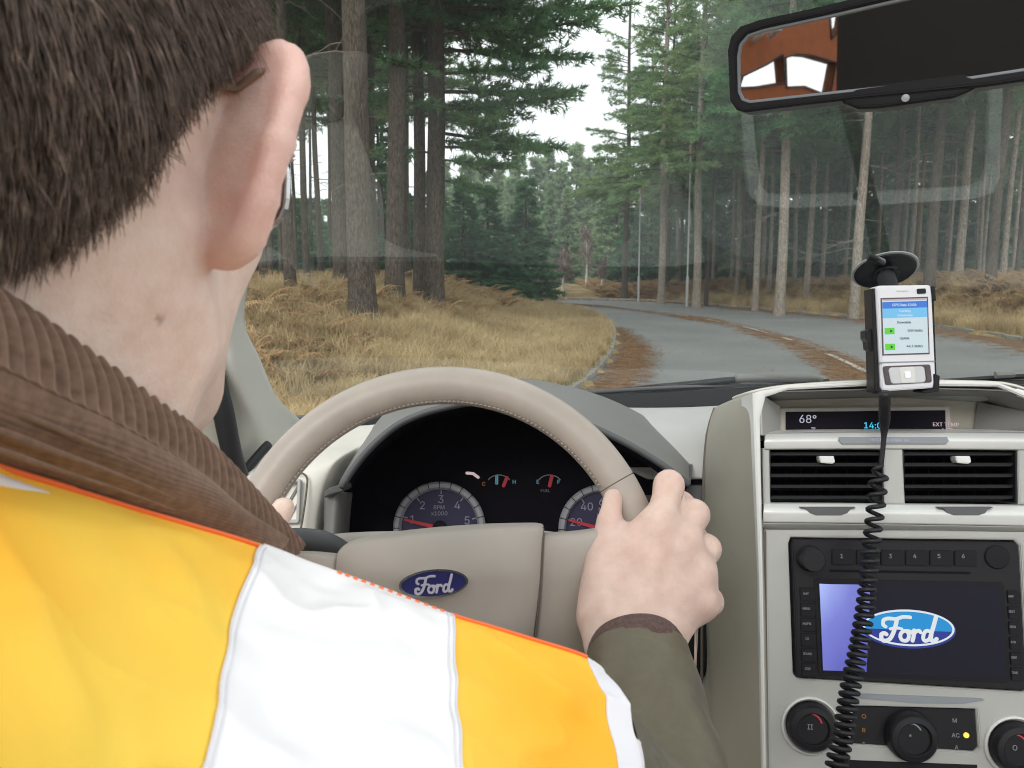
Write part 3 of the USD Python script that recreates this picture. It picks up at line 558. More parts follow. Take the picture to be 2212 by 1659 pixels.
UND.append(conifer_proto('understorey_2', 'pine_needles', 13.0, 2.7, 73, n=100, L=0.36, w=0.065, z0=0.08, dens=5, step=0.26, k_=8))
def refer(prim, src): prim.GetPrim().GetReferences().AddInternalReference(src)
def copy_tree(name, src, label, category, x, y, s, rot, group=None, z=None):
    t = thing(name, label, category, (x, y, tz(x, y) - 0.05 if z is None else z), group, rot, (s[0], s[0], s[1])); refer(t, src); t.GetPrim().SetInstanceable(True); return t
def ground_at(px, d):
    p = W(px, 600, d); return p[0], p[1]
def key_pine(px_top, px_base, d, wpx, label, H=17, proto=None, cs=1.0, cz=1.0, bk='pine_bark', tw=0, tzr=(2.5, 7), tl=1.3, cat_='pine tree', name='pine_tree', rot=None):
    """a roadside pine: trunk seen at px_base near the ground and px_top near the top of the picture, wpx wide."""
    x, y = ground_at(px_base, d); z = tz(x, y); r = np.random.default_rng(int(px_base * 7 + d)); R = wpx / FPX * d / 2
    zt = W(px_top, 60, d)[2]; lean = ((W(px_top, 60, d)[0] - x) / max(zt - z, 1), 0.0)
    t = thing(name, label, cat_, (x, y, z - 0.05)); obj('trunk', trunk_mesh(r, R, H, lean), bk, t, smooth=True)
    if tw: tag(obj('dead_branches', twigs(r, R, tzr[0], tzr[1], tw, tl), 'twig_grey', t), kind='stuff')
    if proto:
        c = UsdGeom.Xform.Define(stage, fresh(pathof(t), 'crown')); c.AddTranslateOp().Set(Gf.Vec3d(lean[0] * H * .6, 0, 0)); c.AddRotateZOp().Set(float(r.random() * 360 if rot is None else rot)); c.AddScaleOp().Set(Gf.Vec3f(cs, cs, cz)); refer(c, proto); c.GetPrim().SetInstanceable(True)
    return t, x, y, z
# the left group of pines
key_pine(622, 628, 15.0, 25, 'straight dark pine trunk at far left, just right of the driver\'s glasses', 17, PC[0], tw=5)
key_pine(655, 664, 21.0, 15, 'slim pine trunk left of the two thick leaning trunks', 16, PC[2], tw=4)
key_pine(690, 694, 26.0, 13, 'thin far pine trunk in the gap beside the slim pine', 17, PC[1], tw=3)
key_pine(729, 740, 17.5, 37, 'dark pine trunk touching the left side of the thickest roadside pine', 17, PC[0], tw=4)
key_pine(770, 784, 13.5, 60, 'thick rough pine trunk standing furthest forward on the left verge', 17, PC[2], tw=4)
key_pine(806, 808, 21.0, 24, 'narrow shaded pine trunk right behind the forward thick pine', 17, PC[1], tw=3)
key_pine(862, 852, 16.5, 42, 'grey pine trunk between the forward thick pine and the corner pine', 17, PC[0], tw=5)
key_pine(880, 882, 24.0, 15, 'thin pine trunk close behind the left flank of the corner pine', 15, PC[3], tw=4)
key_pine(906, 906, 18.3, 28, 'dark pine trunk hugging the left flank of the corner pine', 17, PC[0], tw=3)
# the corner pine whose boughs reach over the road
t, tx_, ty_, tz_ = key_pine(944, 937, 17.6, 43, 'corner pine with long dark boughs reaching out over the bend', 18, None, tw=4)
r = np.random.default_rng(5); sp = []
def zat(py, d=17.6): return W(950, py, d)[2] - tz_
for (py0, Lm, az, rise, drp) in [(40, 3.9, -0.10, 0.10, 0.20), (-40, 3.6, -0.45, 0.10, 0.2), (95, 3.3, -0.35, 0.10, 0.16), (120, 3.1, 0.15, 0.05, 0.12), (10, 3.4, -0.7, 0.05, 0.2), (70, 2.4, .7, .1, .2),
                                 (205, 2.9, -0.05, 0.02, 0.04), (170, 2.5, -0.5, 0.0, 0.1), (240, 2.7, -0.12, 0.02, -0.10), (285, 2.6, 0.02, -0.12, 0.02), (318, 2.2, -0.15, 0.0, 0.06), (262, 1.5, -0.6, -0.05, 0.1), (345, 1.6, -0.2, -0.02, 0.14), (385, 1.2, -0.1, -0.05, 0.3), (225, 1.6, .5, 0, .1), (300, 1.3, 0.6, 0, .1),
                                 (-120, 3.4, -0.2, 0.1, 0.15), (-200, 3.4, 0.1, 0.15, 0.15), (-300, 3.2, -0.3, .2, .15), (-420, 3.0, 0, .2, .1)]:
    sp.append((np.array([0, 0, zat(py0)]), az, Lm, dict(rise=rise, droop=drp, dens=15, side=0.34, hang=0.0, spread=0.8, step=0.13)))
for k in range(22): sp.append((np.array([0, 0, zat(r.uniform(-500, 330))]), r.uniform(1.7, 5.0), r.uniform(1.0, 2.4), dict(rise=.05, droop=.2, dens=9, side=.4)))
l, tf_ = crown(r, sp, 0.165, 0.0150, 12); obj('crown', tf_, 'pine_needles', t); obj('limbs', l, 'pine_bark', t)
# low dark young growth and bushes behind the left trunks
copy_tree('spruce_tree', SPR[0], 'dark young spruce directly right of the corner pine trunk', 'spruce tree', *ground_at(1003, 36), (.9, 0.60), 20)
copy_tree('spruce_tree', SPR[1], 'dark broad spruce left of the pointed spruce at the bend', 'spruce tree', *ground_at(1052, 38), (1.0, 0.60), 130)
copy_tree('spruce_tree', SPR[2], 'tall pointed dark spruce standing alone at the inside of the bend', 'spruce tree', *ground_at(1136, 40), (1.0, 0.76), 250)
copy_tree('spruce_tree', SPR[0], 'small spruce at the foot of the pointed spruce', 'spruce tree', *ground_at(1096, 36), (0.7, 0.36), 200)
copy_tree('spruce_tree', SPR[1], 'green spruce seen between the thick pine and the grey pine', 'spruce tree', *ground_at(824, 30), (1.0, 0.86), 45)
rr = np.random.default_rng(11)
bgl = dict(label='dark conifer among the crowded trees behind the left trunks', group='conifers crowded behind the left pine trunks')
for px, d, s in [(560, 34, .8), (600, 42, .95), (640, 36, .75), (675, 40, .85), (712, 46, .9), (752, 38, .8), (850, 36, 1.0), (885, 42, 1.1), (925, 40, 1.0), (962, 46, .95), (590, 55, 1.1), (660, 60, 1.1), (735, 58, 1.05), (820, 56, 1.0), (905, 60, 1.25), (520, 40, .9), (470, 48, 1.0)]:
    copy_tree('conifer', UND[rr.integers(3)], bgl['label'], 'conifer', *ground_at(px, d), (s * rr.uniform(.8, 1.1) * .8, s * rr.uniform(.36, .46)), rr.random() * 360, bgl['group'])
# extra thin trunks in the left wood
for px, d, w in [(585, 24, 12), (607, 30, 9), (640, 33, 8), (676, 36, 7), (716, 33, 8), (828, 31, 9), (570, 19, 18), (549, 27, 12), (520, 22, 14), (480, 18, 18)]:
    x, y = ground_at(px, d); t = thing('pine_tree', 'thin pine trunk deep in the left wood', 'pine tree', (x, y, tz(x, y) - .05), 'thin pines deep in the left wood')
    r = np.random.default_rng(px); obj('trunk', trunk_mesh(r, w / FPX * d / 2, 16), 'pine_bark', t, smooth=True); tag(obj('dead_branches', twigs(r, .08, 1.5, 7, 8, 1.2), 'twig_grey', t), kind='stuff')
    c = UsdGeom.Xform.Define(stage, fresh(pathof(t), 'crown')); c.AddRotateZOp().Set(float(px * 3)); c.AddScaleOp().Set(Gf.Vec3f(.9, .9, 1.0)); refer(c, PC[px % 3]); c.GetPrim().SetInstanceable(True)
# far pale trees closing the view over the bend
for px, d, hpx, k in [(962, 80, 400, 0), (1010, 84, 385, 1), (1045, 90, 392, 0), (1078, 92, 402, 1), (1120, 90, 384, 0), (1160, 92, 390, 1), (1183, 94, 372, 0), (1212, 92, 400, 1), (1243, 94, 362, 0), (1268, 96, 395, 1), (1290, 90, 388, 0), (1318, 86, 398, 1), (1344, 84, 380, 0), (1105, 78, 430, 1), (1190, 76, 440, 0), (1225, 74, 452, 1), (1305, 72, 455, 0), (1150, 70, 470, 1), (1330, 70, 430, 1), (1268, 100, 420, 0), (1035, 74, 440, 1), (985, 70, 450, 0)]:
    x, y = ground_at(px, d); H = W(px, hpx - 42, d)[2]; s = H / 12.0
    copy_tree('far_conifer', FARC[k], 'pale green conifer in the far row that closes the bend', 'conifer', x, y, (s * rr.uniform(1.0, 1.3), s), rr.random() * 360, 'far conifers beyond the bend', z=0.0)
# the bare birch
def birch(px, d, top, label, seed, spread=1.0):
    x, y = ground_at(px, d); z = tz(x, y); H = W(px, top, d)[2] - z; r = np.random.default_rng(seed); t = thing('birch_tree', label, 'birch tree', (x, y, z - .05))
    zz = np.linspace(0, H * .85, 14); st = np.c_[0.06 * np.sin(zz), 0.05 * np.cos(zz * 1.3), zz]; obj('trunk', tube(st, np.linspace(0.10, 0.02, 14), 8), 'birch_bark', t, smooth=True); L, T = [], []
    for k in range(26):
        u = 0.25 + 0.7 * r.random(); b = st[int(u * 13)]; a = r.random() * 6.283; l = H * 0.24 * (1.25 - u) * spread * (0.6 + .6 * r.random()); q = np.linspace(0, 1, 7)
        p = b + np.outer(q * l * 0.62, [math.cos(a), math.sin(a), 0]) + np.outer(q ** .8 * l, [0, 0, 1.0]); L.append(tube(p, np.linspace(.03, .008, 7), 5, caps=False))
        for j in range(34):
            i = r.integers(1, 7); e = unit(r.normal(0, 1, 3) + [0, 0, .5]) * l * (0.2 + .3 * r.random()); m = p[i] + e; T.append(np.array([p[i], m, m + e * .6 + [0, 0, -l * .12]]))
    obj('limbs', cat(*L), 'birch_bark', t); obj('twigs', cat(*[tube(p, np.array([.011, .009, .006]), 3, caps=False) for p in T]), 'birch_twig', t)
birch(1266, 56, 462, 'bare pinkish birch with white stem in the middle of the bend', 3)
birch(1215, 50, 520, 'small bare birch left of the white-stemmed birch', 4, 1.2)
birch(1300, 52, 545, 'low bare birch right of the white-stemmed birch', 8, 1.3)
birch(1185, 47, 560, 'low bare sapling right of the pointed spruce', 9, 1.4)
# right-hand pines
key_pine(1353, 1350, 46.0, 13, 'dark pine at the outside of the bend, left of the first lamp post', 15.5, PC[3], 1.05, 0.98, tw=6, tzr=(4, 8), tl=1.5)
key_pine(1429, 1429, 40.0, 16, 'pale pine trunk between the two lamp posts', 16.5, PC[1], 0.95, 0.90, 'pale_bark', tw=8, tzr=(4, 8))
key_pine(1445, 1441, 47.0, 10, 'thin pine trunk tucked behind the pale pine between the lamp posts', 15.5, PC[0], tw=5)
key_pine(1473, 1470, 50.0, 10, 'thin dark pine trunk left of the second lamp post', 16, PC[3], tw=5)
key_pine(1505, 1506, 35.0, 18, 'pale straight pine just right of the second lamp post', 16, PC[1], 1.0, 0.92, 'pale_bark', tw=9, tzr=(3, 8))
key_pine(1548, 1526, 38.0, 9, 'thin dark leaning stem right of the pale straight pine', 9, None, tw=3)
R_ = [(1621, 1618, 40, 11, 'thin grey pine trunk left of the pair below the mirror', PC[0], 'pine_bark'), (1640, 1634, 33, 14, 'left pine trunk of the close pair below the mirror corner', PC[2], 'pale_bark'), (1652, 1647, 42, 9, 'faint pine trunk at the right of the close pair', PC[1], 'pale_bark'),
      (1690, 1686, 29, 23, 'broad pale pine trunk below the left half of the mirror', PC[2], 'pale_bark'), (1750, 1743, 34, 13, 'slim pale pine right of the broad pale trunk', PC[0], 'pale_bark'), (1806, 1803, 44, 8, 'very thin pine stem half way to the phone holder', PC[1], 'pine_bark'),
      (1857, 1849, 27, 22, 'bright pale pine trunk touching the left of the suction cup', PC[2], 'pale_bark'), (1930, 1926, 31, 20, 'ribbed pine trunk rising above the suction cup', PC[0], 'pine_bark'), (1966, 1964, 36, 11, 'thin pale pine right of the suction cup', PC[1], 'pale_bark'),
      (1985, 1980, 38, 10, 'slim orange-barked pine beside the phone holder', PC[2], 'orange_bark'), (2016, 2008, 28, 25, 'thick grey-brown pine behind the right edge of the phone', PC[0], 'pine_bark'), (2084, 2068, 30, 19, 'leaning pale pine right of the phone', PC[1], 'pale_bark'),
      (2152, 2140, 26, 21, 'brown pine trunk near the right picture edge', PC[2], 'pine_bark'), (2178, 2166, 30, 13, 'pale trunk beside the brown pine at right edge', PC[0], 'pale_bark'), (2206, 2196, 34, 12, 'last pine trunk at the right picture edge', PC[1], 'pine_bark')]
for a, b, d, w, lab, pr, bk in R_: key_pine(a, b, d, w, lab, 17, pr, 1.0, 1.0, bk, tw=12, tzr=(1.8, 8), tl=1.6)
for px, d, w in [(1580, 46, 8), (1598, 52, 8), (1664, 50, 8), (1712, 48, 8), (1728, 56, 8), (1772, 50, 8), (1828, 54, 8), (1880, 48, 8), (1900, 56, 7), (1947, 50, 8), (2040, 46, 9), (2105, 50, 9), (2122, 44, 9), (2060, 58, 7), (1560, 58, 8), (1490, 60, 7), (1400, 62, 7), (1462, 66, 6), (1592, 40, 9), (1662, 38, 9), (1716, 39, 9), (1776, 38, 10), (1826, 42, 9), (1893, 40, 9), (1950, 41, 8), (2046, 39, 9), (2112, 40, 10), (2188, 42, 9), (1540, 48, 8)]:
    x, y = ground_at(px, d); t = thing('pine_tree', 'thin pine trunk deep in the right wood', 'pine tree', (x, y, tz(x, y) - .05), 'thin pines deep in the right wood')
    r = np.random.default_rng(px); obj('trunk', trunk_mesh(r, w / FPX * d / 2, 17, m=24, n=10), 'pale_bark', t, smooth=True); tag(obj('dead_branches', twigs(r, .08, 1.5, 9, 9, 1.4), 'twig_grey', t), kind='stuff')
    c = UsdGeom.Xform.Define(stage, fresh(pathof(t), 'crown')); c.AddRotateZOp().Set(float(px * 3)); refer(c, PC[px % 4]); c.GetPrim().SetInstanceable(True)
for k in range(29):
    px = 1360 + k * 32 + rr.uniform(-12, 12); d = rr.uniform(44, 64) if px > 1560 else rr.uniform(56, 74); s = rr.uniform(.75, 1.05)
    copy_tree('conifer', UND[rr.integers(3)], 'dark conifer in the dense wood behind the right trunks', 'conifer', *ground_at(px, d), (s * .95, s * (0.74 if px > 1560 else 0.55)), rr.random() * 360, 'conifers of the dense right wood')
for k in range(14):
    px = 1400 + k * 62 + rr.uniform(-14, 14); d = rr.uniform(72, 92)
    copy_tree('conifer', UND[2], 'dark conifer far back in the right wood', 'conifer', *ground_at(px, d), (1.2, rr.uniform(.9, 1.3)), rr.random() * 360, 'far conifers of the right wood')
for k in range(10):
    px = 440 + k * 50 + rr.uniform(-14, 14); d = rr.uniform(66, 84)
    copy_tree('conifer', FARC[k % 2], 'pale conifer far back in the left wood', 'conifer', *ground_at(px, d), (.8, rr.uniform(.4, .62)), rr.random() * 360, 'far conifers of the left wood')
# lamp posts
def lamp_post(px, d, base_py, top_py, arm, label):
    x, y = ground_at(px, d); z = max(tz(x, y), 0.0); H = W(px, top_py, d)[2] - z; t = thing('lamp_post', label, 'lamp post', (x, y, z))
    obj('base_column', tube([(0, 0, -.3), (0, 0, 1.25), (0, 0, 1.32)], [.065, .065, .042], 14), 'galvanised', t, smooth=40); obj('column', tube([(0, 0, 1.3), (0, 0, H)], [.040, .028], 12), 'galvanised', t, smooth=40)
    a = arm * 0.45; obj('arm', tube([(0, 0, H - .02), (0.1 * arm, 0, H + .08), (a, 0, H + .2)], [.03, .028, .025], 8), 'galvanised', t, smooth=True)
    obj('lantern', cat(tube([(a * .75, 0, H + .17), (a * .9, 0, H + .19), (a * 1.15, 0, H + .2), (a * 1.4, 0, H + .2), (a * 1.5, 0, H + .19)], [.03, .06, .08, .07, .02], 12)), 'galvanised', t, smooth=True)
    obj('band', tube([(0, 0, H * .76), (0, 0, H * .76 + .35)], [.060, .060], 12), 'rust_band', t, smooth=40)
lamp_post(1380, 43.0, 648, 348, -1, 'thin lamp post left of the pale pine, its lantern pointing left')
lamp_post(1485, 37.0, 640, 236, -1, 'taller lamp post against the dark trees left of the pale straight pine')
# thin haze volume, added to soften and lift the tones of the wood
MAT['added_haze'] = usdkit.material(stage, '/World/Looks/added_haze', {'v': ('principled_volume', {'color': (0.93, 0.96, 0.97), 'density': 0.0013, 'anisotropy': 0.2})}, [], volume='v.volume')
tag(obj('haze', box(-1000, 1000, -400, 1700, -2.5, 30), 'added_haze'), 'thin pale haze added between the trees', 'haze', None, 'stuff')
# ================================================================ the car
car = thing('car', 'interior of the car: beige dashboard, steering wheel, windscreen and mirror in front of the driver', 'car')
pm('console_grey', (0.25, 0.27, 0.265), 0.6)
# ---- centre stack: one flat frame for its face, its right side a little nearer and its top leaning forward
SA = math.radians(12)
S = Panel(W(1930, 1100, 0.80), (1, -0.10, 0), (0, math.sin(SA), math.cos(SA)))
def SP(L, h=0.0): return Polygon(S.pts(L, h))
st = group_of('centre_console', car)
def con(name, poly, z0, z1, mat, bev=0.0, parent=st, **k): return obj(name, S.ext(poly, z0, z1, bev), mat, parent, smooth=35, **k)
# carcass with openings
outer = SP([(1628, 852), (1640, 1240), (1652, 1800), (2420, 1830), (2420, 1140), (2330, 1000), (2300, 900), (2216, 852), (2150, 828), (1900, 826), (1700, 836), (1645, 846)])
lower = SP([(1646, 1140), (1656, 1800), (2420, 1830), (2420, 1142)])
radio_hole = Polygon(S.pts([(1710, 1163), (2190, 1169), (2200, 1180), (2217, 1486), (2209, 1492), (1722, 1463), (1716, 1455), (1706, 1175)]))
clim_hole = Polygon(S.pts([(1846, 1527), (2107, 1534), (2113, 1615), (2104, 1623), (1840, 1606)]))
con('lower_fascia', lower.buffer(-0.002).difference(radio_hole.buffer(0.001)).difference(clim_hole.buffer(.0008)), -0.03, 0.0, 'silver_paint', 0.0025)
con('edge_moulding', SP([(1624, 850), (1638, 1240), (1648, 1800), (1656, 1800), (1646, 1240), (1640, 905), (1652, 858), (1700, 843), (1900, 833), (2150, 836), (2212, 862), (2290, 905), (2306, 900), (2216, 850), (2150, 826), (1900, 823), (1700, 834), (1640, 845)]), -0.06, 0.006, 'silver_bright', 0.003)
con('seam_line', SP([(1652, 1146), (1657, 1800), (1660, 1800), (1655, 1146)]), -0.01, 0.0004, 'seam')
# display recess
con('recess_back', SP([(1640, 846), (2320, 846), (2330, 950), (1642, 950)]), -0.062, -0.055, 'beige_side')
for nm, rows, mt in (('recess_top', [[(1650, 850), (1800, 846), (2000, 842), (2160, 846), (2290, 905)], [(1665, 866), (1800, 861), (2000, 858), (2110, 862), (2150, 900)]], 'grey_plastic'),):
    G = np.array([[S.P(*S.uv(a, b, h), h) for a, b in row] for row, h in zip(rows, (0.004, -0.052))]); obj(nm, gridmesh(fit(G, 8, 24), 0.002), mt, st, smooth=True)
G = np.array([[S.P(*S.uv(a, b, h), h) for a, b in row] for row, h in (([(1645, 852), (1647, 940)], 0.004), ([(1688, 880), (1690, 945)], -0.052))]); obj('recess_side', gridmesh(G, 0.002), 'pale_grey_plastic', st)
G = np.array([[S.P(*S.uv(a, b, h), h) for a, b in row] for row, h in (([(2290, 905), (2310, 940)], 0.004), ([(2112, 868), (2100, 945)], -0.052))]); obj('recess_side', gridmesh(G, 0.002), 'grey_plastic', st)
dsp = group_of('information_display', car)
con('display_frame', SP([(1706, 876), (2096, 872), (2102, 945), (1706, 950)]), -0.056, -0.046, 'beige_plastic', 0.002, dsp)
con('display_screen', SP([(1720, 885), (2084, 881), (2086, 945), (1720, 950)]), -0.047, -0.0445, 'cluster_black', 0.0005, dsp)
def text_on(panel, txt, px, py, hpx, mat, parent, h=0.0, bold=False, rot=0.0, name='lettering', squash=1.0, dep=0.0006):
    """centred lettering, hpx tall as seen from the eye."""
    c = panel.uv(px, py, h); k = abs(panel.uv(px, py + hpx, h)[1] - c[1]); m = meshkit.text_mesh(txt, k, dep, bold); v = np.array(m.vertices); b = v.min(0), v.max(0); v[:, 0] = (v[:, 0] - (b[0][0] + b[1][0]) / 2) * squash; v[:, 1] -= k / 2
    cs, sn = math.cos(rot), math.sin(rot); v = np.c_[v[:, 0] * cs - v[:, 1] * sn + c[0], v[:, 0] * sn + v[:, 1] * cs + c[1], v[:, 2] + h]
    return obj(name, panel.tf((v, m.faces)), mat, parent)
HD = -0.044
text_on(S, '68°', 1745, 905, 17, 'lcd_pale', dsp, HD, squash=.95); text_on(S, '14:03', 1891, 919, 13, 'lcd_blue', dsp, HD); text_on(S, 'EXT TEMP', 2043, 917, 8, 'lcd_rose', dsp, HD); text_on(S, '46°F', 2046, 929, 8, 'lcd_rose', dsp, HD); text_on(S, '°F', 1757, 926, 7, 'lcd_pale', dsp, HD)
text_on(S, '27', 1888, 934, 11, 'lcd_blue', dsp, HD); text_on(S, '2008', 1945, 933, 11, 'lcd_blue', dsp, HD); text_on(S, 'N', 1837, 933, 10, 'lcd_blue', dsp, HD)
# the silver band with its plate, a rounded bar
def bar_on(P0, pts_top, pts_bot, zt, zb, zm, mat, name, parent=st, n=24):
    rows = [(pts_top, zt), ([(a, (b + d) / 2) for (a, b), (c, d) in zip(pts_top, pts_bot)], zm), (pts_bot, zb)]
    G = np.array([[P0.P(*P0.uv(a, b, h), h) for a, b in r_] for r_, h in rows]); return obj(name, gridmesh(fit(G, 12, n), 0.004), mat, parent, smooth=True)
bar_on(S, [(1652, 935), (1930, 932), (2300, 934)], [(1652, 972), (1930, 971), (2306, 974)], -0.012, 0.000, 0.003, 'silver_bright', 'upper_band')
bar_on(S, [(1650, 929), (1930, 926), (2296, 928)], [(1652, 935), (1930, 932), (2300, 934)], -0.050, -0.012, -0.026, 'silver_bright', 'upper_band_top')
con('notice_plate', rpoly(S.pts([(1812, 944), (2042, 944), (2046, 952), (2040, 959), (1816, 959), (1808, 951)]), .0006), 0.0, 0.0042, 'silver_dark', 0.0004)
text_on(S, 'PASSENGER AIRBAG OFF', 1922, 951, 6.5, 'lcd_pale', st, 0.0043, squash=.78)
con('vent_carcass', SP([(1650, 940), (2400, 940), (2420, 1135), (1655, 1135)]), -.085, -.075, 'black_soft')
# vents
def vent(x0, x1, y0, y1, xb, label):
    v = group_of('air_vent', car); v.GetPrim().SetCustomDataByKey('label', label)
    con('vent_back', SP([(x0, y0), (x1, y0), (x1, y1), (x0, y1)]), -0.07, -0.066, 'cluster_black', 0, v)
    for s, (a, b) in enumerate((((x0 - 3, y0 - 2), (x0 + 1, y1)), ((x1 - 1, y0 - 2), (x1 + 3, y1)))): con('vent_wall', SP([(a[0], a[1]), (b[0], a[1]), (b[0], b[1]), (a[0], b[1])]), -0.066, -0.001, 'black_plastic', 0, v)
    for k in range(5):
        yy = y0 + (y1 - y0) * (0.08 + 0.215 * k); G = np.array([[S.P(*S.uv(x, yy + (h + .02) * -260, h), h) for x in (x0 + 2, (x0 + x1) / 2, x1 - 2)] for h in (-0.006, -0.012, -0.035)]); obj('slat', gridmesh(G, 0.0022), 'black_soft', v)
        con('slat_edge', SP([(x0 + 3, yy - 4.5), (x1 - 3, yy - 4.5), (x1 - 3, yy - 1), (x0 + 3, yy - 1)]), -0.009, -0.005, 'black_plastic', 0.0008, v)
    for k in range(7): xx = x0 + (x1 - x0) * (k + .5) / 7; con('louvre', SP([(xx - 1.5, y0), (xx + 1.5, y0), (xx + 1.5, y1), (xx - 1.5, y1)]), -0.062, -0.038, 'black_soft', 0, v)
    con('slide_tab', rpoly(S.pts([(xb - 16, y0 + 9), (xb + 15, y0 + 9), (xb + 18, y0 + 22), (xb + 12, y0 + 26), (xb - 12, y0 + 24), (xb - 15, y0 + 18)]), .0006), -0.012, 0.001, 'silver_bright', 0.0015, v)
vent(1664, 1907, 976, 1086, 1786, 'left centre air vent with black slats'); vent(1953, 2196, 976, 1086, 2080, 'right centre air vent with black slats')
con('vent_divider', SP([(1907, 968), (1950, 968), (1956, 1090), (1910, 1090)]), -0.06, 0.0, 'silver_paint', 0.002)
con('vent_side', SP([(1648, 968), (1663, 968), (1666, 1090), (1650, 1090)]), -0.06, 0.0, 'silver_paint', 0.002); con('vent_side', SP([(2197, 968), (2310, 968), (2330, 1090), (2200, 1090)]), -0.06, 0.0, 'silver_paint', 0.002)
bar_on(S, [(1650, 1085), (1930, 1087), (2320, 1091)], [(1650, 1130), (1930, 1133), (2330, 1140)], -0.002, 0.006, 0.009, 'silver_bright', 'vent_ledge')
bar_on(S, [(1650, 1130), (1930, 1133), (2330, 1140)], [(1650, 1144), (1930, 1147), (2330, 1154)], 0.006, -0.004, 0.003, 'silver_paint', 'ledge_underside')
for x in (1790, 2087): con('ledge_notch', rpoly(S.pts([(x - 68, 1095), (x + 62, 1095), (x + 46, 1099), (x + 40, 1108), (x + 26, 1113), (x - 28, 1113), (x - 42, 1108), (x - 50, 1099)], .008), .0003), 0.0, 0.0095, 'dark_grey_plastic', 0.0005)
# ---- radio with its screen
rad = group_of('radio', car); rad.GetPrim().SetCustomDataByKey('label', 'black radio with navigation screen')
con('radio_face', radio_hole.buffer(-0.0008), -0.03, 0.004, 'black_plastic', 0.003, rad)
RH = 0.004
scr = S.pts([(1766, 1258), (2160, 1266), (2172, 1466), (1775, 1451)], RH)
con('screen_bezel', Polygon(scr).buffer(0.0035), RH - .001, RH + 0.0012, 'black_soft', 0.0008, rad)
con('screen', Polygon(scr), RH, RH + 0.0018, 'screen_navy', 0.0003, rad)
gl_ = np.array([[S.P(*S.uv(x, y, RH + .002), RH + .0020) for x, y in row] for row in ([(1770, 1261), (1800, 1262), (1840, 1262.5), (1880, 1263)], [(1774, 1350), (1804, 1352), (1838, 1353), (1876, 1355)], [(1778, 1448), (1806, 1449), (1838, 1450), (1872, 1451.5)])])
sg = obj('glare_band', gridmesh(gl_), 'screen_glare', rad); UsdGeom.PrimvarsAPI(sg).CreatePrimvar('glare', Sdf.ValueTypeNames.FloatArray, 'vertex').Set(Vt.FloatArray([1.0, .78, .5, .30, .6, .45, .3, .15, .35, .2, .1, 0.02]))  # glare on the left of the screen, painted as a glowing gradient
SCRIPT = [([(.16, .60), (.06, .70), (.08, .86), (.30, .95), (.60, .93), (.95, 1.02), (1.22, 1.0)], .075), ([(.66, .93), (.58, .62), (.44, .26), (.28, .04), (.10, -.02), (-.04, .08), (-.04, .24), (.08, .32), (.18, .27)], .085), ([(.36, .50), (.60, .54), (.84, .50)], .06),
          ([(1.00, .42), (.84, .36), (.76, .2), (.82, .03), (.97, -.01), (1.10, .09), (1.13, .26), (1.03, .42), (1.16, .40), (1.30, .30)], .075), ([(1.30, .30), (1.36, .44), (1.33, .22), (1.27, .0)], .08), ([(1.32, .20), (1.42, .38), (1.56, .43), (1.62, .36)], .075),
          ([(2.05, .36), (1.90, .43), (1.76, .30), (1.72, .10), (1.80, -.01), (1.94, .04), (2.04, .24)], .075), ([(2.30, 1.0), (2.18, .62), (2.06, .24), (2.04, .04), (2.14, -.01), (2.28, .08)], .085)]
def script(cx, cy, w, rot=0.0):
    gs = [LineString(spline(np.c_[p, np.zeros(len(p))], 24)[:, :2]).buffer(t_, cap_style=1) for p, t_ in SCRIPT]; g = unary_union(gs); x0, y0, x1, y1 = g.bounds; k = w / (x1 - x0)
    g = affinity.translate(g, -(x0 + x1) / 2, -(y0 + y1) / 2 - .05); g = affinity.scale(g, k, k, origin=(0, 0)); return affinity.translate(affinity.rotate(g, rot, origin=(0, 0)), cx, cy)
lc = S.uv(1962, 1356, RH + .002); lw = S.uv(2062, 1356, RH)[0] - lc[0]; lh = lc[1] - S.uv(1962, 1396, RH)[1]; H2 = RH + 0.0019
con('logo_edge', ell(lc[0], lc[1] - .001, lw * 1.01, lh * 1.03), H2, H2 + .0004, 'logo_navy', 0, rad)
con('logo_ring', ell(*lc, lw * .975, lh * .96).difference(ell(*lc, lw * .93, lh * .86)), H2, H2 + .0008, 'logo_pale', 0, rad)
up_ = ell(*lc, lw * .93, lh * .86); con('logo_field', up_.intersection(rrect(lc[0] - 1, lc[1] - .002, lc[0] + 1, lc[1] + 1, 0)), H2, H2 + .0006, 'logo_cyan', 0, rad); con('logo_field', up_.intersection(rrect(lc[0] - 1, lc[1] - 1, lc[0] + 1, lc[1] - .002, 0)), H2, H2 + .0006, 'logo_navy', 0, rad)
con('logo_script', script(lc[0], lc[1], lw * 1.27, 2), H2, H2 + .0012, 'logo_pale', 0, rad)
def dial(px, py, rpx, name, parent, prof, mat, n=36, h0=0.0, label=None):
    c = S.uv(px, py, h0); k = abs(S.uv(px + rpx, py, h0)[0] - c[0]); v, f = lathe([(a * k, b) for a, b in prof], n); v = v + [c[0], c[1], h0]; return obj(name, S.tf((v, f)), mat, parent, smooth=30, label=label)
dial(1749, 1206, 29, 'volume_knob', rad, [(1.0, 0), (1.0, .002), (.9, .006), (.86, .015), (.80, .0165), (0, .0165)], 'black_plastic', h0=RH)
dial(2153, 1203, 27, 'tuning_key', rad, [(1.0, 0), (1.0, .001), (.92, .0025), (0, .0028)], 'black_soft', h0=RH)
for k in range(6):
    x = 1818 + 52.5 * k; con('preset_button', rpoly(S.pts([(x - 24, 1186 + k * .4), (x + 24, 1186.5 + k * .4), (x + 24, 1219 + k * .6), (x - 24, 1218 + k * .6)]), .001), RH - .001, RH + .0022, 'black_soft', .0008, rad); text_on(S, str(k + 1), x, 1201, 9, 'silver_dark', rad, RH + .0023)
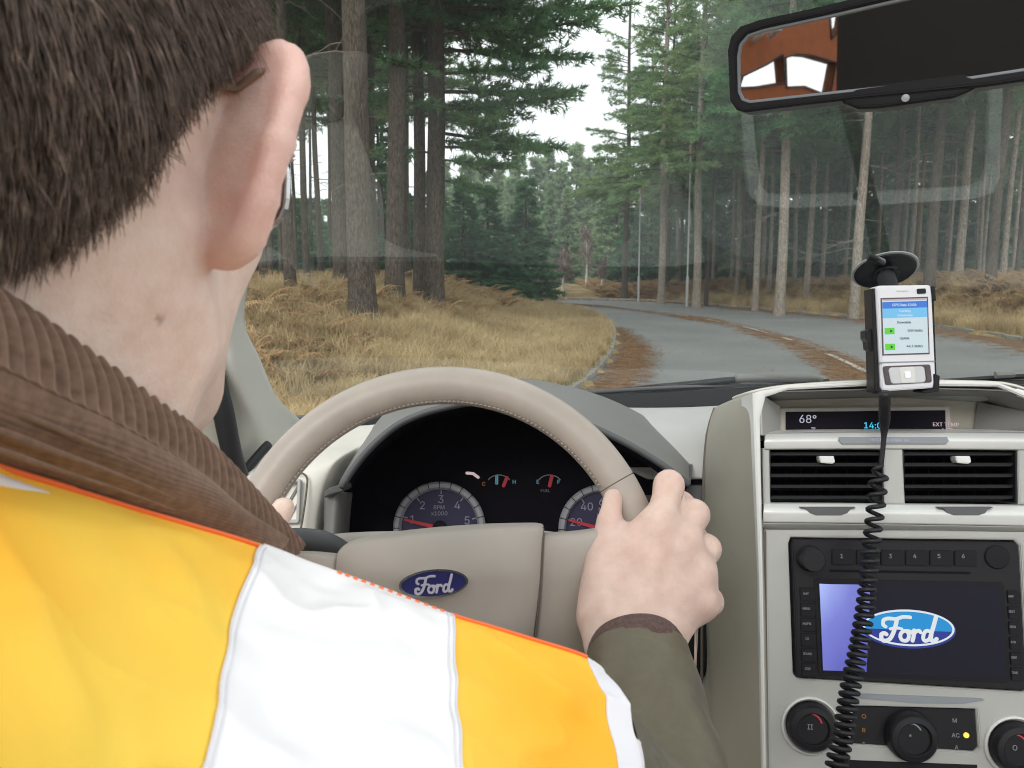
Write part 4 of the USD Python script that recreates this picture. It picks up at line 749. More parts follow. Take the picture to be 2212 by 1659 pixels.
con('disc_slot', SP([(1790, 1229), (2092, 1234), (2092, 1239), (1790, 1234)]), RH - .001, RH + .0005, 'cluster_black', 0, rad)
for k, tx in enumerate(['MAP', 'MENU', 'AM/FM', 'CD', 'SOUND', 'DISP']):
    y = 1268 + k * 32.5; con('side_button', rpoly(S.pts([(1725 + k * .8, y), (1757 + k * .8, y + .6), (1758 + k * .8, y + 29), (1726 + k * .8, y + 28)]), .0008), RH - .001, RH + .002, 'black_soft', .0008, rad)
    text_on(S, tx, 1741 + k * .8, y + 14, 5, 'silver_dark', rad, RH + .0021, squash=.8)
for k, tx in enumerate(['MAP', 'DEST', 'VIEW', 'RTN', 'SEEK', 'TUNE']):
    y = 1274 + k * 33; con('side_button', rpoly(S.pts([(2170 + k * 1.5, y), (2196 + k * 1.5, y + .6), (2198 + k * 1.5, y + 29), (2172 + k * 1.5, y + 28)]), .0008), RH - .001, RH + .002, 'black_soft', .0008, rad)
    text_on(S, tx, 2184 + k * 1.5, y + 14, 5, 'silver_dark', rad, RH + .0021, squash=.75)
# ---- climate controls
cl = group_of('climate_control', car); cl.GetPrim().SetCustomDataByKey('label', 'heater panel with three round dark knobs')
con('slot_line', rpoly(S.pts([(1812, 1496), (2120, 1508), (2128, 1512), (2080, 1520), (1980, 1519), (1830, 1506)]), .0003), -0.004, 0.0009, 'silver_dark', .0003, cl)  # thin dark line along the slot
con('control_plate', clim_hole, -0.02, -0.002, 'black_plastic', .0015, cl)
for (px, py, rp) in ((1750, 1567, 54), (1966, 1588, 56), (2192, 1612, 58)):
    if px != 1966: dial(px, py, rp * 1.17, 'knob_surround', cl, [(1.0, -.004), (1.0, .0025), (.95, .004), (.90, .0025), (.90, -.004)], 'silver_bright')
    dial(px, py, rp, 'control_knob', cl, [(1.0, -.002), (1.0, .004), (.94, .010), (.86, .0125), (.66, .0135), (.62, .0125), (.60, .0105), (0, .0105)], 'black_plastic')
    c = S.uv(px, py, .0106); k = abs(S.uv(px + rp, py, .0146)[0] - c[0])
    for a0, a1, mt in ((100, 165, 'gauge_face'), (15, 80, 'needle_red')) if px != 1966 else ((30, 150, 'silver_dark'),):
        an = np.radians(np.linspace(a0, a1, 14)); obj('scale_arc', S.ext(LineString(np.c_[c[0] + k * .5 * np.cos(an), c[1] + k * .5 * np.sin(an)]).buffer(k * .03), .0105, .0112), mt, cl)
    text_on(S, 'II' if px == 1750 else ('O' if px == 2192 else '*'), px, py + 3, 11, 'silver_dark', cl, .0107)
for px, py, tx, mt in ((1866, 1547, '○', 'icon_amber'), (1866, 1577, 'R', 'icon_amber'), (1866, 1607, 'F', 'silver_dark'), (2062, 1556, 'M', 'silver_dark'), (2064, 1588, 'AC', 'silver_dark'), (2066, 1614, 'A', 'silver_dark')): text_on(S, tx, px, py, 9, mt, cl, -.0019)
dial(2087, 1588, 6, 'indicator_lamp', cl, [(1, 0), (1, .0008), (.5, .0014), (0, .0014)], 'led_orange', 14, -.002)
con('lower_slot', SP([(1800, 1640), (2110, 1652), (2115, 1700), (1800, 1690)]), -.02, .0006, 'black_soft', 0, cl)
# ---- side of the console and dashboard skin
dash = group_of('dashboard', car)
def sdep(px, py, h=-.004): r_ = W(px, py, 1.0) - EYE; return ((S.o + S.z * h - EYE) @ S.z) / (r_ @ S.z)
obj('console_side', patch([[(1545, 880, sdep(1545, 880) + .24), (1585, 862, sdep(1585, 862) + .12), (1627, 848, sdep(1627, 848, .004))], [(1527, 945, sdep(1527, 945) + .22), (1570, 940, sdep(1570, 940) + .11), (1631, 930, sdep(1631, 930, .004))], [(1520, 1060, sdep(1520, 1060) + .2), (1572, 1060, sdep(1572, 1060) + .10), (1636, 1060, sdep(1636, 1060, .004))], [(1517, 1300, sdep(1517, 1300) + .19), (1575, 1300, sdep(1575, 1300) + .09), (1644, 1300, sdep(1644, 1300, .004))], [(1517, 1800, sdep(1517, 1800) + .17), (1580, 1800, sdep(1580, 1800) + .08), (1652, 1800, sdep(1652, 1800, .004))]], 30, 24, .004), 'beige_side', dash, smooth=True)
obj('seam_line', tube(px3(spline([(1543, 882, 1.094), (1526, 945, 1.054), (1519, 1060, 1.024), (1516, 1300, .984), (1516, 1720, .924)], 30)), .0016, 6), 'seam', dash)
obj('console_top', patch([[(1545, 896, 1.13), (1590, 880, 1.16), (1700, 864, 1.18), (1930, 852, 1.18), (2150, 854, 1.16), (2330, 890, 1.13)], [(1565, 905, 1.06), (1612, 895, 1.02), (1700, 888, .98), (1930, 884, .96), (2150, 886, .93), (2320, 915, .92)], [(1590, 880, .985), (1632, 866, .875), (1700, 852, .856), (1930, 841, .839), (2150, 845, .818), (2306, 912, .806)]], 16, 40, .004), 'console_grey', dash, smooth=True)
obj('console_lip', patch([[(1586, 862, .985), (1628, 850, .905), (1700, 838.5, .885), (1930, 827, .868), (2150, 831, .845), (2306, 900, .83)], [(1586, 864, .975), (1628, 849, .862), (1700, 837, .846), (1930, 826, .830), (2150, 830, .809), (2306, 901, .797)]], 4, 40, .003), 'cream_plastic', dash, smooth=True)
obj('upper_panel', patch([[(1330, 880, 1.20), (1400, 881, 1.20), (1470, 880, 1.20), (1560, 876, 1.19)], [(1330, 935, 1.10), (1410, 935, 1.10), (1475, 933, 1.10), (1545, 930, 1.10)], [(1330, 985, 1.07), (1450, 985, 1.07), (1485, 985, 1.07), (1528, 985, 1.07)], [(1400, 1034, 1.055), (1460, 1034, 1.055), (1490, 1034, 1.055), (1524, 1034, 1.055)]], 30, 20, .004, True), 'pale_grey_plastic', dash, smooth=True)
obj('gap_strip', patch([[(1470, 1032, 1.06), (1530, 1032, 1.06)], [(1470, 1050, 1.075), (1530, 1050, 1.075)]], 4, 4, .004, True), 'black_soft', dash)
obj('knee_panel', patch([[(1380, 1047, 1.06), (1450, 1047, 1.06), (1530, 1047, 1.06)], [(1380, 1200, 1.04), (1450, 1200, 1.04), (1530, 1200, 1.03)], [(1380, 1720, .98), (1450, 1720, .98), (1530, 1720, .97)]], 20, 10, .004, True), 'dark_grey_plastic', dash, smooth=True)
obj('ignition_bezel', patch([[(1440, 1330, .985), (1500, 1330, .985), (1528, 1338, .985)], [(1440, 1440, .975), (1500, 1446, .975), (1526, 1440, .975)], [(1440, 1466, .98), (1500, 1467, .98), (1520, 1462, .98)]], 12, 12, .02, True), 'black_soft', dash, smooth=True)
obj('lower_panel', patch([[(1420, 1466, .99), (1530, 1468, .985)], [(1420, 1720, .95), (1530, 1720, .945)]], 6, 6, .004, True), 'beige_plastic', dash)
# left panel (cream) with its vent
LPg = [[(430, 968, 1.22), (560, 950, 1.20), (700, 926, 1.19), (760, 921, 1.19), (860, 914, 1.19), (930, 912, 1.19)], [(430, 1010, 1.12), (560, 1000, 1.08), (700, 965, 1.09), (760, 958, 1.09), (810, 950, 1.09), (900, 950, 1.09)], [(430, 1080, 1.02), (560, 1060, 1.0), (640, 1030, 1.0), (715, 1010, 1.01), (735, 1030, 1.06), (800, 1030, 1.07)], [(430, 1180, .99), (560, 1170, .985), (640, 1160, .98), (680, 1160, .99), (712, 1170, 1.05), (760, 1170, 1.06)], [(430, 1420, .96), (560, 1420, .95), (640, 1420, .95), (700, 1420, .96), (730, 1420, 1.0), (800, 1420, 1.02)]]
obj('driver_panel', patch(LPg, 40, 40, .004, True), 'cream_plastic', dash, smooth=True)
obj('seam_line', tube(px3(spline([(590, 1024, .996), (624, 1022, .994), (655, 1023, .992), (664, 1036, .990), (662, 1060, .985), (652, 1130, .975), (640, 1190, .97)], 34)), .0012, 6), 'seam', dash)
lv = group_of('air_vent', car); lv.GetPrim().SetCustomDataByKey('label', 'small end vent left of the steering wheel')
LV = Panel(W(620, 1075, .982), (1, .1, 0), (0, .3, 1))
obj('vent_frame', LV.ext(rpoly(LV.pts([(575, 1034), (650, 1034), (646, 1130), (570, 1130)]), .003).difference(Polygon(LV.pts([(590, 1042), (643, 1041), (640, 1122), (580, 1122)]))), -.01, .002, .001), 'pale_grey_plastic', lv, smooth=35)
obj('vent_back', LV.ext(Polygon(LV.pts([(580, 1036), (648, 1036), (645, 1126), (572, 1126)])), -.03, -.028), 'dark_grey_plastic', lv)
for k in range(3): obj('slat', LV.ext(Polygon(LV.pts([(575 + 22 * k, 1122), (581 + 22 * k, 1122), (629 + 22 * k, 1040), (623 + 22 * k, 1040)])).intersection(Polygon(LV.pts([(588, 1041), (644, 1041), (640, 1122), (582, 1122)]))), -.02, -.006), 'grey_plastic', lv)
# black defroster strip and cowl at the foot of the windscreen
obj('defroster_panel', patch([[(300, 992, 1.24), (560, 952, 1.21), (740, 922, 1.20), (930, 913, 1.20), (1290, 886, 1.205), (1420, 883, 1.205), (1560, 878, 1.19), (1760, 850, 1.22), (2212, 850, 1.22), (2500, 880, 1.2)], [(300, 965, 1.30), (560, 930, 1.28), (740, 905, 1.27), (930, 893, 1.27), (1290, 866, 1.28), (1420, 862, 1.28), (1560, 855, 1.28), (1760, 842, 1.30), (2212, 842, 1.30), (2500, 850, 1.28)], [(300, 940, 1.40), (560, 912, 1.38), (740, 893, 1.37), (930, 880, 1.37), (1290, 852, 1.38), (1420, 848, 1.38), (1560, 840, 1.38), (1760, 832, 1.39), (2212, 830, 1.39), (2500, 838, 1.37)]], 12, 60, .004, True), 'black_soft', dash, smooth=True)
obj('cowl', patch([[(300, 945, 1.42), (560, 915, 1.40), (740, 897, 1.40), (930, 880, 1.40), (1290, 850, 1.41), (1560, 836, 1.41), (1900, 826, 1.41), (2212, 822, 1.41), (2500, 830, 1.40)], [(300, 936, 1.42), (560, 905, 1.41), (740, 889, 1.41), (930, 874, 1.41), (1290, 842, 1.42), (1560, 828, 1.42), (1900, 819, 1.42), (2212, 815, 1.42), (2500, 822, 1.41)], [(300, 940, 1.62), (560, 910, 1.62), (740, 896, 1.62), (930, 880, 1.62), (1290, 850, 1.62), (1560, 836, 1.62), (1900, 828, 1.62), (2212, 825, 1.62), (2500, 830, 1.6)]], 8, 50, .004, True), 'dark_grey_plastic', dash, smooth=True)
# ---- instrument binnacle
bn = group_of('instrument_cluster', car)
lip = [(738, 1052), (768, 1005), (812, 955), (868, 912), (950, 882), (1040, 868), (1130, 874), (1230, 902), (1330, 945), (1400, 984), (1488, 1046)]
rear = [(722, 1052), (750, 1000), (796, 935), (852, 874), (940, 836), (1040, 818), (1130, 818), (1220, 833), (1290, 852), (1400, 904), (1490, 985)]
mid_ = [((a + c) / 2, (b + d) / 2 - 4) for (a, b), (c, d) in zip(lip, rear)]
obj('hood', patch([[(a, b, 1.16) for a, b in rear], [(a, b, 1.02) for a, b in mid_], [(a, b, .895) for a, b in lip]], 20, 60, .004, False), 'grey_plastic', bn, smooth=True)
obj('hood_lip', tube(px3(spline([(a, b, .893) for a, b in lip], 60)), .0035, 8), 'dark_grey_plastic', bn, smooth=True)
inn_ = [(752, 1062), (800, 1005), (840, 962), (890, 930), (960, 905), (1040, 895), (1130, 900), (1225, 925), (1320, 962), (1390, 1000), (1470, 1060)]
obj('hood_lining', patch([[(a, b + 2, .896) for a, b in lip], [((a + c) / 2, (b + d) / 2 + 6, .96) for (a, b), (c, d) in zip(lip, inn_)], [(a, b, 1.05) for a, b in inn_]], 16, 60, .003, True), 'cluster_black', bn, smooth=True)
obj('hood_foot', patch([[(700, 1062, .98), (722, 1050, .93), (740, 1050, .90)], [(700, 1075, .98), (722, 1066, .935), (742, 1062, .905)]], 5, 8, .01, True), 'dark_grey_plastic', bn, smooth=True)
obj('hood_end', patch([[(1489, 984, 1.155), (1492, 986, 1.12)], [(1489, 1044, .9), (1492, 1046, .9)]], 4, 4, .003), 'dark_grey_plastic', bn)
obj('side_cheek', patch([[(700, 1068, 1.0), (726, 1066, .97), (752, 1064, .99), (762, 1064, 1.05)], [(698, 1190, .99), (716, 1190, .965), (742, 1190, .985), (752, 1190, 1.05)], [(690, 1400, .96), (712, 1400, .95), (735, 1400, .96), (745, 1400, 1.0)]], 12, 16, .004, True), 'grey_plastic', bn, smooth=True)
C = Panel(W(1120, 1100, 1.055), (1, 0, 0), (0, math.sin(math.radians(14)), math.cos(math.radians(14))))
obj('cluster_face', C.ext(Polygon(C.pts([(752, 1060), (800, 1000), (845, 950), (900, 915), (960, 897), (1040, 886), (1130, 890), (1225, 916), (1330, 962), (1400, 1000), (1480, 1060), (1480, 1400), (748, 1400)])), -.01, 0), 'cluster_black', bn)
vs_ = C.pts([(770, 1010), (850, 975), (960, 955), (1060, 950), (1180, 962), (1300, 1005), (1420, 1080)])
def gauge(px, py, rpx, nums, unit_txt, needle, label):
    g = group_of('gauge', car); g.GetPrim().SetCustomDataByKey('label', label); c = C.uv(px, py); R = abs(C.uv(px + rpx, py)[0] - c[0])
    v, f = lathe([(R * 1.0, -.004), (R, .004), (R * .96, .0065), (R * .88, .0065), (R * .84, .003), (R * .82, -.004)], 56); obj('ring', C.tf((v + [c[0], c[1], .004], f)), 'gauge_ring', g, smooth=30)
    obj('face', C.ext(ell(c[0], c[1], R * .85, R * .85), 0, .002), 'gauge_face', g)
    for a in np.arange(-30, 211, 15.0): d = np.array([math.cos(math.radians(a)), math.sin(math.radians(a))]); obj('tick', C.ext(LineString([c + d * R * .86, c + d * R * 1.0]).buffer(R * .008), .0095, .0112), 'black_soft', g)
    for a, s in nums:
        d = np.array([math.cos(math.radians(a)), math.sin(math.radians(a))]); q = c + d * R * .62; hh = R * .17; m = meshkit.text_mesh(s, hh, .0006); v = np.array(m.vertices); b0, b1 = v.min(0), v.max(0); v[:, 0] += q[0] - (b0[0] + b1[0]) / 2; v[:, 1] += q[1] - hh / 2; v[:, 2] += .002; obj('numeral', C.tf((v, m.faces)), 'gauge_white', g)
        for e in (0,): obj('mark', C.ext(LineString([c + d * R * .74, c + d * R * .81]).buffer(R * .012), .002, .0026), 'gauge_white', g)
    for k, s in enumerate(unit_txt): m = meshkit.text_mesh(s, R * .085, .0006); v = np.array(m.vertices); v[:, 0] += c[0] - v[:, 0].mean(); v[:, 1] += c[1] + R * (.40 - .13 * k); v[:, 2] += .002; obj('unit_lettering', C.tf((v, m.faces)), 'gauge_white', g)
    d = np.array([math.cos(math.radians(needle)), math.sin(math.radians(needle))]); n_ = np.array([-d[1], d[0]]); obj('needle', C.ext(Polygon([c - n_ * R * .05, c + d * R * .80 - n_ * R * .025, c + d * R * .80 + n_ * R * .025, c + n_ * R * .05]), .004, .0055, .0004), 'needle_red', g)
    v, f = lathe([(R * .16, .002), (R * .15, .009), (0, .0095)], 20); obj('needle_cap', C.tf((v + [c[0], c[1], 0], f)), 'black_soft', g, smooth=30)
gauge(950, 1140, 99, [(212, '0'), (163, '1'), (128, '2'), (88, '3'), (52, '4'), (15, '5'), (-28, '6')], ['RPM', 'x1000'], 167, 'round rev counter with a grey ring')
gauge(1302, 1143, 96, [(165, '20'), (125, '40'), (85, '60'), (50, '80'), (12, '100')], ['MPH', 'km/h'], 165, 'round speedometer with a grey ring')
fg = group_of('small_gauges', car)
def pin(px, py, dx, dy, w, mat, name='needle'):
    a, b = C.uv(px, py), C.uv(px + dx, py + dy); obj(name, C.ext(LineString([a, b]).buffer(w), .001, .003, .0004), mat, fg)
pin(1088, 1049, 7, -17, .0022, 'needle_red'); pin(1187, 1049, 5, -20, .0022, 'needle_red')
for px, py, s, mt, hh in ((1073, 1036, '⊥', 'icon_teal', 13), (1045, 1045, 'C', 'icon_amber', 8), (1111, 1041, 'H', 'icon_teal', 9), (1162, 1041, 'E', 'icon_teal', 9), (1207, 1041, 'F', 'icon_teal', 9), (1178, 1060, 'FUEL', 'silver_dark', 6)): text_on(C, s, px, py, hh, mt, fg, .001)
an = np.radians(np.linspace(35, 145, 16))
for px in (1078, 1187):
    q = np.array([C.uv(px + 28 * math.cos(a), 1050 - 24 * math.sin(a)) for a in an]); obj('scale_arc', C.ext(LineString(q).buffer(.0006), .001, .002), 'silver_dark', fg)
q = np.array([C.uv(x, y) for x, y in ((1009, 1022), (1022, 1023), (1033, 1031))]); obj('marker', C.ext(LineString(q).buffer(.0018), .001, .003), 'lcd_rose', fg)
# ---- steering wheel: a ring about 0.37 m across, facing the driver's chest
sw = group_of('steering_wheel', car)
wc = W(962, 1258, .725); wn = unit(EYE - wc + np.array([0, 0, 0.03])); wx = unit(np.array([1, 0, 0]) - wn * wn[0]); ROLL = math.radians(5.0)
wy = np.cross(wn, wx); WH = Panel(wc, wx * math.cos(ROLL) + wy * math.sin(ROLL), wy * math.cos(ROLL) - wx * math.sin(ROLL))
mm = np.linalg.norm(wc - EYE) / math.hypot(1, math.hypot((962 - 1106) / FPX, (829.5 - 1258) / FPX)) / FPX   # metres per picture unit near the wheel
mm = np.linalg.norm(wc - EYE) / FPX / math.sqrt(1 + ((962 - 1106) / FPX) ** 2 + ((829.5 - 1258) / FPX) ** 2) * 1.0
RO = 446 * np.linalg.norm(WH.uv(962, 1158)) / 100
def rim_arc(a0, a1, n, grow=1.0):
    an = np.radians(np.linspace(a0, a1, n)); t = np.arange(22) * 2 * np.pi / 22; V = []
    for a in an:
        e = np.array([math.cos(a), math.sin(a)]); rr_ = RO + .0172 * grow * np.cos(t); V.append([WH.P(e[0] * q, e[1] * q, .0155 * grow * s) for q, s in zip(rr_, np.sin(t))])
    return np.array(V)
def closed_tube(V):
    n, m = V.shape[:2]; v = V.reshape(-1, 3); F = []
    for i in range(n - 1):
        for j in range(m):
            k = (j + 1) % m; F += [(i * m + j, i * m + k, (i + 1) * m + k), (i * m + j, (i + 1) * m + k, (i + 1) * m + j)]
    return v, np.array(F)[:, ::-1]
RIMS = [(-8, 24.87, 1.0), (25.13, 154.87, 1.0), (155.13, 188, 1.0), (188.2, 351.8, 1.0)]
for a0, a1, g in RIMS: obj('rim', closed_tube(rim_arc(a0, a1, int((a1 - a0) * .9) + 3, g)), 'leather', sw, smooth=60)
obj('rim_core', closed_tube(rim_arc(0, 360, 120, .93)), 'seam', sw, smooth=60)
an = np.radians(np.linspace(27, 153, 86)); stt = [tube(np.array([WH.P(math.cos(a) * (RO - .0165) - s * math.sin(a), math.sin(a) * (RO - .0165) + s * math.cos(a), .0055 + .002 * q) for q, s in ((0, -.0012), (1, 0), (0, .0012))]), .0009, 5) for a in an]
obj('stitching', cat(*stt), 'leather', sw)
def hubpatch(rows, nu, nv, th, mat, name, par=sw): return obj(name, patch(rows, nu, nv, th, True), mat, par, smooth=True)
hubpatch([[(735, 1190, .742), (765, 1166, .738), (850, 1149, .734), (960, 1137, .732), (1080, 1130, .734), (1150, 1129, .737), (1172, 1133, .742)],
          [(728, 1196, .715), (765, 1176, .706), (850, 1160, .699), (960, 1149, .697), (1080, 1142, .699), (1150, 1141, .706), (1174, 1142, .715)],
          [(722, 1250, .705), (770, 1250, .690), (850, 1250, .680), (960, 1250, .676), (1080, 1250, .680), (1140, 1250, .688), (1168, 1250, .700)],
          [(720, 1340, .705), (770, 1340, .690), (850, 1340, .680), (960, 1340, .677), (1080, 1340, .680), (1130, 1340, .687), (1158, 1340, .698)],
          [(740, 1460, .715), (790, 1470, .70), (860, 1480, .69), (960, 1480, .688), (1060, 1480, .69), (1110, 1470, .697), (1140, 1450, .705)]], 40, 50, .006, 'airbag', 'airbag_cover')
hubpatch([[(1172, 1150, .738), (1230, 1147, .738), (1300, 1138, .735), (1400, 1120, .730)], [(1172, 1160, .716), (1230, 1158, .716), (1300, 1150, .716), (1400, 1135, .716)], [(1166, 1250, .706), (1230, 1250, .708), (1290, 1250, .71), (1400, 1240, .715)], [(1158, 1350, .706), (1220, 1350, .709), (1270, 1340, .714), (1330, 1330, .735)], [(1140, 1450, .712), (1200, 1440, .715), (1250, 1425, .72), (1290, 1410, .74)]], 30, 24, .006, 'airbag', 'spoke')
hubpatch([[(520, 1196, .725), (600, 1190, .735), (660, 1190, .738), (738, 1196, .740)], [(520, 1206, .716), (600, 1200, .718), (660, 1199, .718), (732, 1205, .718)], [(530, 1290, .715), (600, 1290, .712), (660, 1290, .710), (724, 1290, .708)], [(560, 1360, .735), (620, 1370, .72), (680, 1370, .714), (724, 1370, .710)]], 24, 20, .006, 'airbag', 'spoke')
obj('seam_line', tube(px3(spline([(1173, 1140, .716), (1171, 1165, .707), (1168, 1230, .700), (1160, 1340, .697), (1146, 1440, .702)], 26)), .0011, 6), 'seam', sw)
obj('column_shroud', patch([[(660, 1170, .86), (760, 1150, .84), (960, 1146, .83), (1160, 1146, .84), (1260, 1170, .86)], [(640, 1300, .86), (760, 1290, .82), (960, 1290, .80), (1160, 1290, .82), (1280, 1300, .86)]], 10, 20, .006, True), 'beige_plastic', sw, smooth=True)
em = group_of('badge', car); EM = Panel(W(937, 1261, .6745), WH.x, WH.y); k_ = abs(EM.uv(1012, 1261)[0] - EM.uv(937, 1261)[0]); kh = abs(EM.uv(937, 1292)[1] - EM.uv(937, 1261)[1])
obj('badge_rim', EM.ext(ell(0, 0, k_, kh).difference(ell(0, 0, k_ * .93, kh * .86)), -.004, .004, .0012), 'chrome', em, smooth=35)
obj('badge_field', EM.ext(ell(0, 0, k_ * .95, kh * .9), -.004, .0022, .0006), 'blue_enamel', em, smooth=35)
obj('badge_script', EM.ext(script(0, 0, k_ * 1.14), .0021, .0030, .0002), 'script_silver', em)
# indicator stalk
sk = group_of('stalk', car); obj('lever', tube(px3(spline([(790, 1230, .82), (740, 1195, .80), (700, 1176, .785), (640, 1166, .77), (600, 1165, .76)], 24)), np.r_[np.linspace(.009, .012, 12), np.linspace(.0125, .0095, 12)], 14), 'dark_grey_plastic', sk, smooth=True)
# ---- A pillar, door mirror triangle and seal
pl_ = group_of('windscreen_pillar', car)
obj('pillar_cover', patch([[(430, 420, 1.00), (480, 500, 1.02), (545, 590, 1.08)], [(440, 640, 1.02), (480, 650, 1.02), (528, 690, 1.10)], [(455, 760, 1.03), (495, 770, 1.02), (562, 775, 1.12)], [(478, 880, 1.05), (530, 880, 1.05), (600, 860, 1.17)], [(505, 1000, 1.07), (565, 960, 1.10), (638, 897, 1.22)], [(530, 1050, 1.10), (590, 1000, 1.13), (670, 925, 1.25)]], 40, 20, .01, True), 'pillar_trim', pl_, smooth=True)
obj('door_seal', tube(px3(spline([(425, 700, 1.0), (458, 800, 1.015), (480, 880, 1.02), (500, 980, 1.03), (516, 1040, 1.04), (520, 1090, 1.04)], 40)), .0125, 10), 'rubber', pl_, smooth=True)
obj('door_seal', tube(px3(spline([(505, 1052, 1.03), (540, 1005, 1.06), (580, 960, 1.09)], 12)), .006, 8), 'rubber', pl_, smooth=True)
obj('door_trim', patch([[(250, 860, .95), (380, 860, 1.0), (470, 820, 1.02)], [(250, 1000, .93), (400, 1000, .99), (505, 1000, 1.03)], [(250, 1250, .9), (420, 1250, .98), (520, 1200, 1.03)]], 16, 14, .008, True), 'beige_side', pl_, smooth=True)
# ---- windscreen: a real pane leaning back over the dashboard
ws_ = group_of('windscreen', car)
wb = W(1106, 842, 1.42); wt_d = np.array([0, -math.cos(math.radians(34)), math.sin(math.radians(34))]); NW = np.cross(np.array([1.0, 0, 0]), wt_d)
def WSP(px, py):                   # on the windscreen along a line of sight
    r_ = W(px, py, 1.0) - EYE; t_ = ((wb - EYE) @ NW) / (r_ @ NW); return EYE + r_ * t_
Gw = []
for v_ in np.linspace(-0.02, 1.02, 20):
    row = []
    for u_ in np.linspace(-.37, 1.15, 30): row.append(wb + np.array([u_, 0, 0]) + wt_d * (v_ * 1.02) + np.array([0, -.05, 0]) * ((u_ - .19) / 1.1) ** 2 * 1.0)
    Gw.append(row)
v, f = gridmesh(np.array(Gw)); n_ = np.cross(v[f[0][1]] - v[f[0][0]], v[f[0][2]] - v[f[0][0]]); f = f if n_ @ (EYE - v[f[0][0]]) > 0 else f[:, ::-1]
obj('pane', (v, f), 'windscreen_glass', ws_, smooth=True)
# a shallow tray on top of the console; the windscreen mirrors its pale rim
def wref(px, py, z):
    r_ = unit(W(px, py, 1.0) - EYE); t_ = ((wb - EYE) @ NW) / (r_ @ NW); p = EYE + r_ * t_; q = r_ - 2 * (r_ @ NW) * NW; return p + q * ((z - p[2]) / q[2])
TZ = 1.303
to_ = Polygon([wref(a, b, TZ)[:2] for a, b in [(1602, 180), (1612, 330), (1622, 415), (1640, 436), (1700, 441), (1900, 430), (2090, 413), (2128, 400), (2140, 370), (2142, 250), (2146, 150), (1800, 130)]]).buffer(.004); ti_ = Polygon([wref(a, b, TZ)[:2] for a, b in [(1626, 200), (1636, 330), (1646, 398), (1660, 413), (1700, 417), (1900, 405), (2085, 388), (2106, 378), (2114, 350), (2116, 250), (2120, 170), (1800, 150)]]).buffer(.003)
TR = Panel((0, 0, TZ), (1, 0, 0), (0, 1, 0)); tr = group_of('dash_tray', car)
obj('tray_rim', TR.ext(to_.difference(ti_), -.02, .003, .002), 'tray_white', tr, smooth=35); obj('tray_mat', TR.ext(ti_.buffer(.002), -.02, -.006), 'console_grey', tr)
# wipers outside
def wiper(pts, label):
    w_ = group_of('wiper', car); w_.GetPrim().SetCustomDataByKey('label', label)
    return w_
w1 = wiper(None, 'left wiper resting above the cowl')
def outer_pt(px, py, lift=.012): p = WSP(px, py); return p + (p - EYE) / np.linalg.norm(p - EYE) * .02 + np.array([0, 0, lift * 0])
obj('arm', tube(np.array([outer_pt(*a) for a in ((1225, 858), (1330, 846), (1420, 836), (1500, 829), (1560, 823), (1600, 820))]), [.004, .005, .0055, .0055, .006, .006], 8), 'rubber', w1, smooth=True)
P_ = [outer_pt(*a) for a in ((1588, 818), (1680, 814.5), (1745, 815), (1775, 819))]; obj('blade_cover', tube(spline(P_, 20), np.r_[np.linspace(.007, .0085, 14), np.linspace(.0085, .005, 6)], 10), 'grey_plastic', w1, smooth=True)
obj('blade', tube(spline([outer_pt(*a) for a in ((1300, 858), (1420, 846), (1560, 833), (1700, 826), (1790, 824))], 24), .0045, 6), 'rubber', w1)
w2 = wiper(None, 'right wiper tip low behind the phone'); obj('blade', tube(spline([outer_pt(*a) for a in ((2040, 824), (2120, 818), (2230, 812), (2400, 806))], 12), .0045, 6), 'rubber', w2); obj('clip', tube([outer_pt(2150, 810), outer_pt(2190, 808)], .006, 8), 'grey_plastic', w2)
# ---- rear-view mirror
mr = group_of('rear_view_mirror', car)
mc = W(1900, 122, .675)
MN = unit(np.array([-.418, -.890, -.088])); mxr = unit(np.cross(np.array([0, 0, 1.0]), MN)); MX = unit(mxr + np.array([0, 0, .16]))
MR = Panel(mc, MX, np.cross(MN, MX))
hs_out = MR.pts([(1573, 110), (1580, 80), (1600, 58), (1640, 44), (1760, 18), (1900, -16), (2100, -60), (2330, -110), (2380, -90), (2385, 120), (2370, 150), (2300, 162), (2212, 176), (2130, 188), (1960, 205), (1820, 218), (1700, 232), (1612, 243), (1592, 238), (1578, 218)])
gl_out = MR.pts([(1592, 122), (1597, 95), (1615, 74), (1650, 62), (1780, 34), (1910, 4), (2100, -38), (2320, -88), (2360, -80), (2364, 100), (2350, 130), (2212, 154), (2100, 171), (1960, 187), (1820, 201), (1700, 214), (1620, 223), (1602, 217), (1594, 200)])
oG, gG = Polygon(hs_out).buffer(0), Polygon(gl_out).buffer(0)
obj('housing', cat(MR.ext(oG.difference(gG), -.03, .004, .003), MR.ext(oG.buffer(-.004), -.034, -.014, .0)), 'black_plastic', mr, smooth=40)
obj('glass', MR.ext(gG.buffer(.001), -.012, -.002), 'mirror_glass', mr)
obj('glass_edge', MR.ext(gG.difference(gG.buffer(-.0022)), -.004, .0008, .0004), 'silver_dark', mr)
chin = rpoly(MR.pts([(1800, 219), (1830, 226), (1855, 236), (1900, 234), (2000, 220), (2060, 212), (2090, 200), (2120, 184), (2140, 178), (2080, 160), (1850, 190)]), .004)
obj('chin', MR.ext(chin, -.03, .002, .003), 'black_plastic', mr, smooth=40)
c = MR.uv(1956, 212, .002); v, f = lathe([(.003, .002), (.003, .003), (0, .0035)], 14); obj('sensor', MR.tf((v + [c[0], c[1], .0002], f)), 'cup_clear', mr)
mb = WSP(1985, 20); obj('stem', tube(spline([mc - MN * .02 + np.array([.02, 0, .0]), (mc + mb) / 2 + np.array([0.01, 0, .01]), mb - np.array([0, .006, 0])], 10), .012, 12), 'black_plastic', mr, smooth=True)
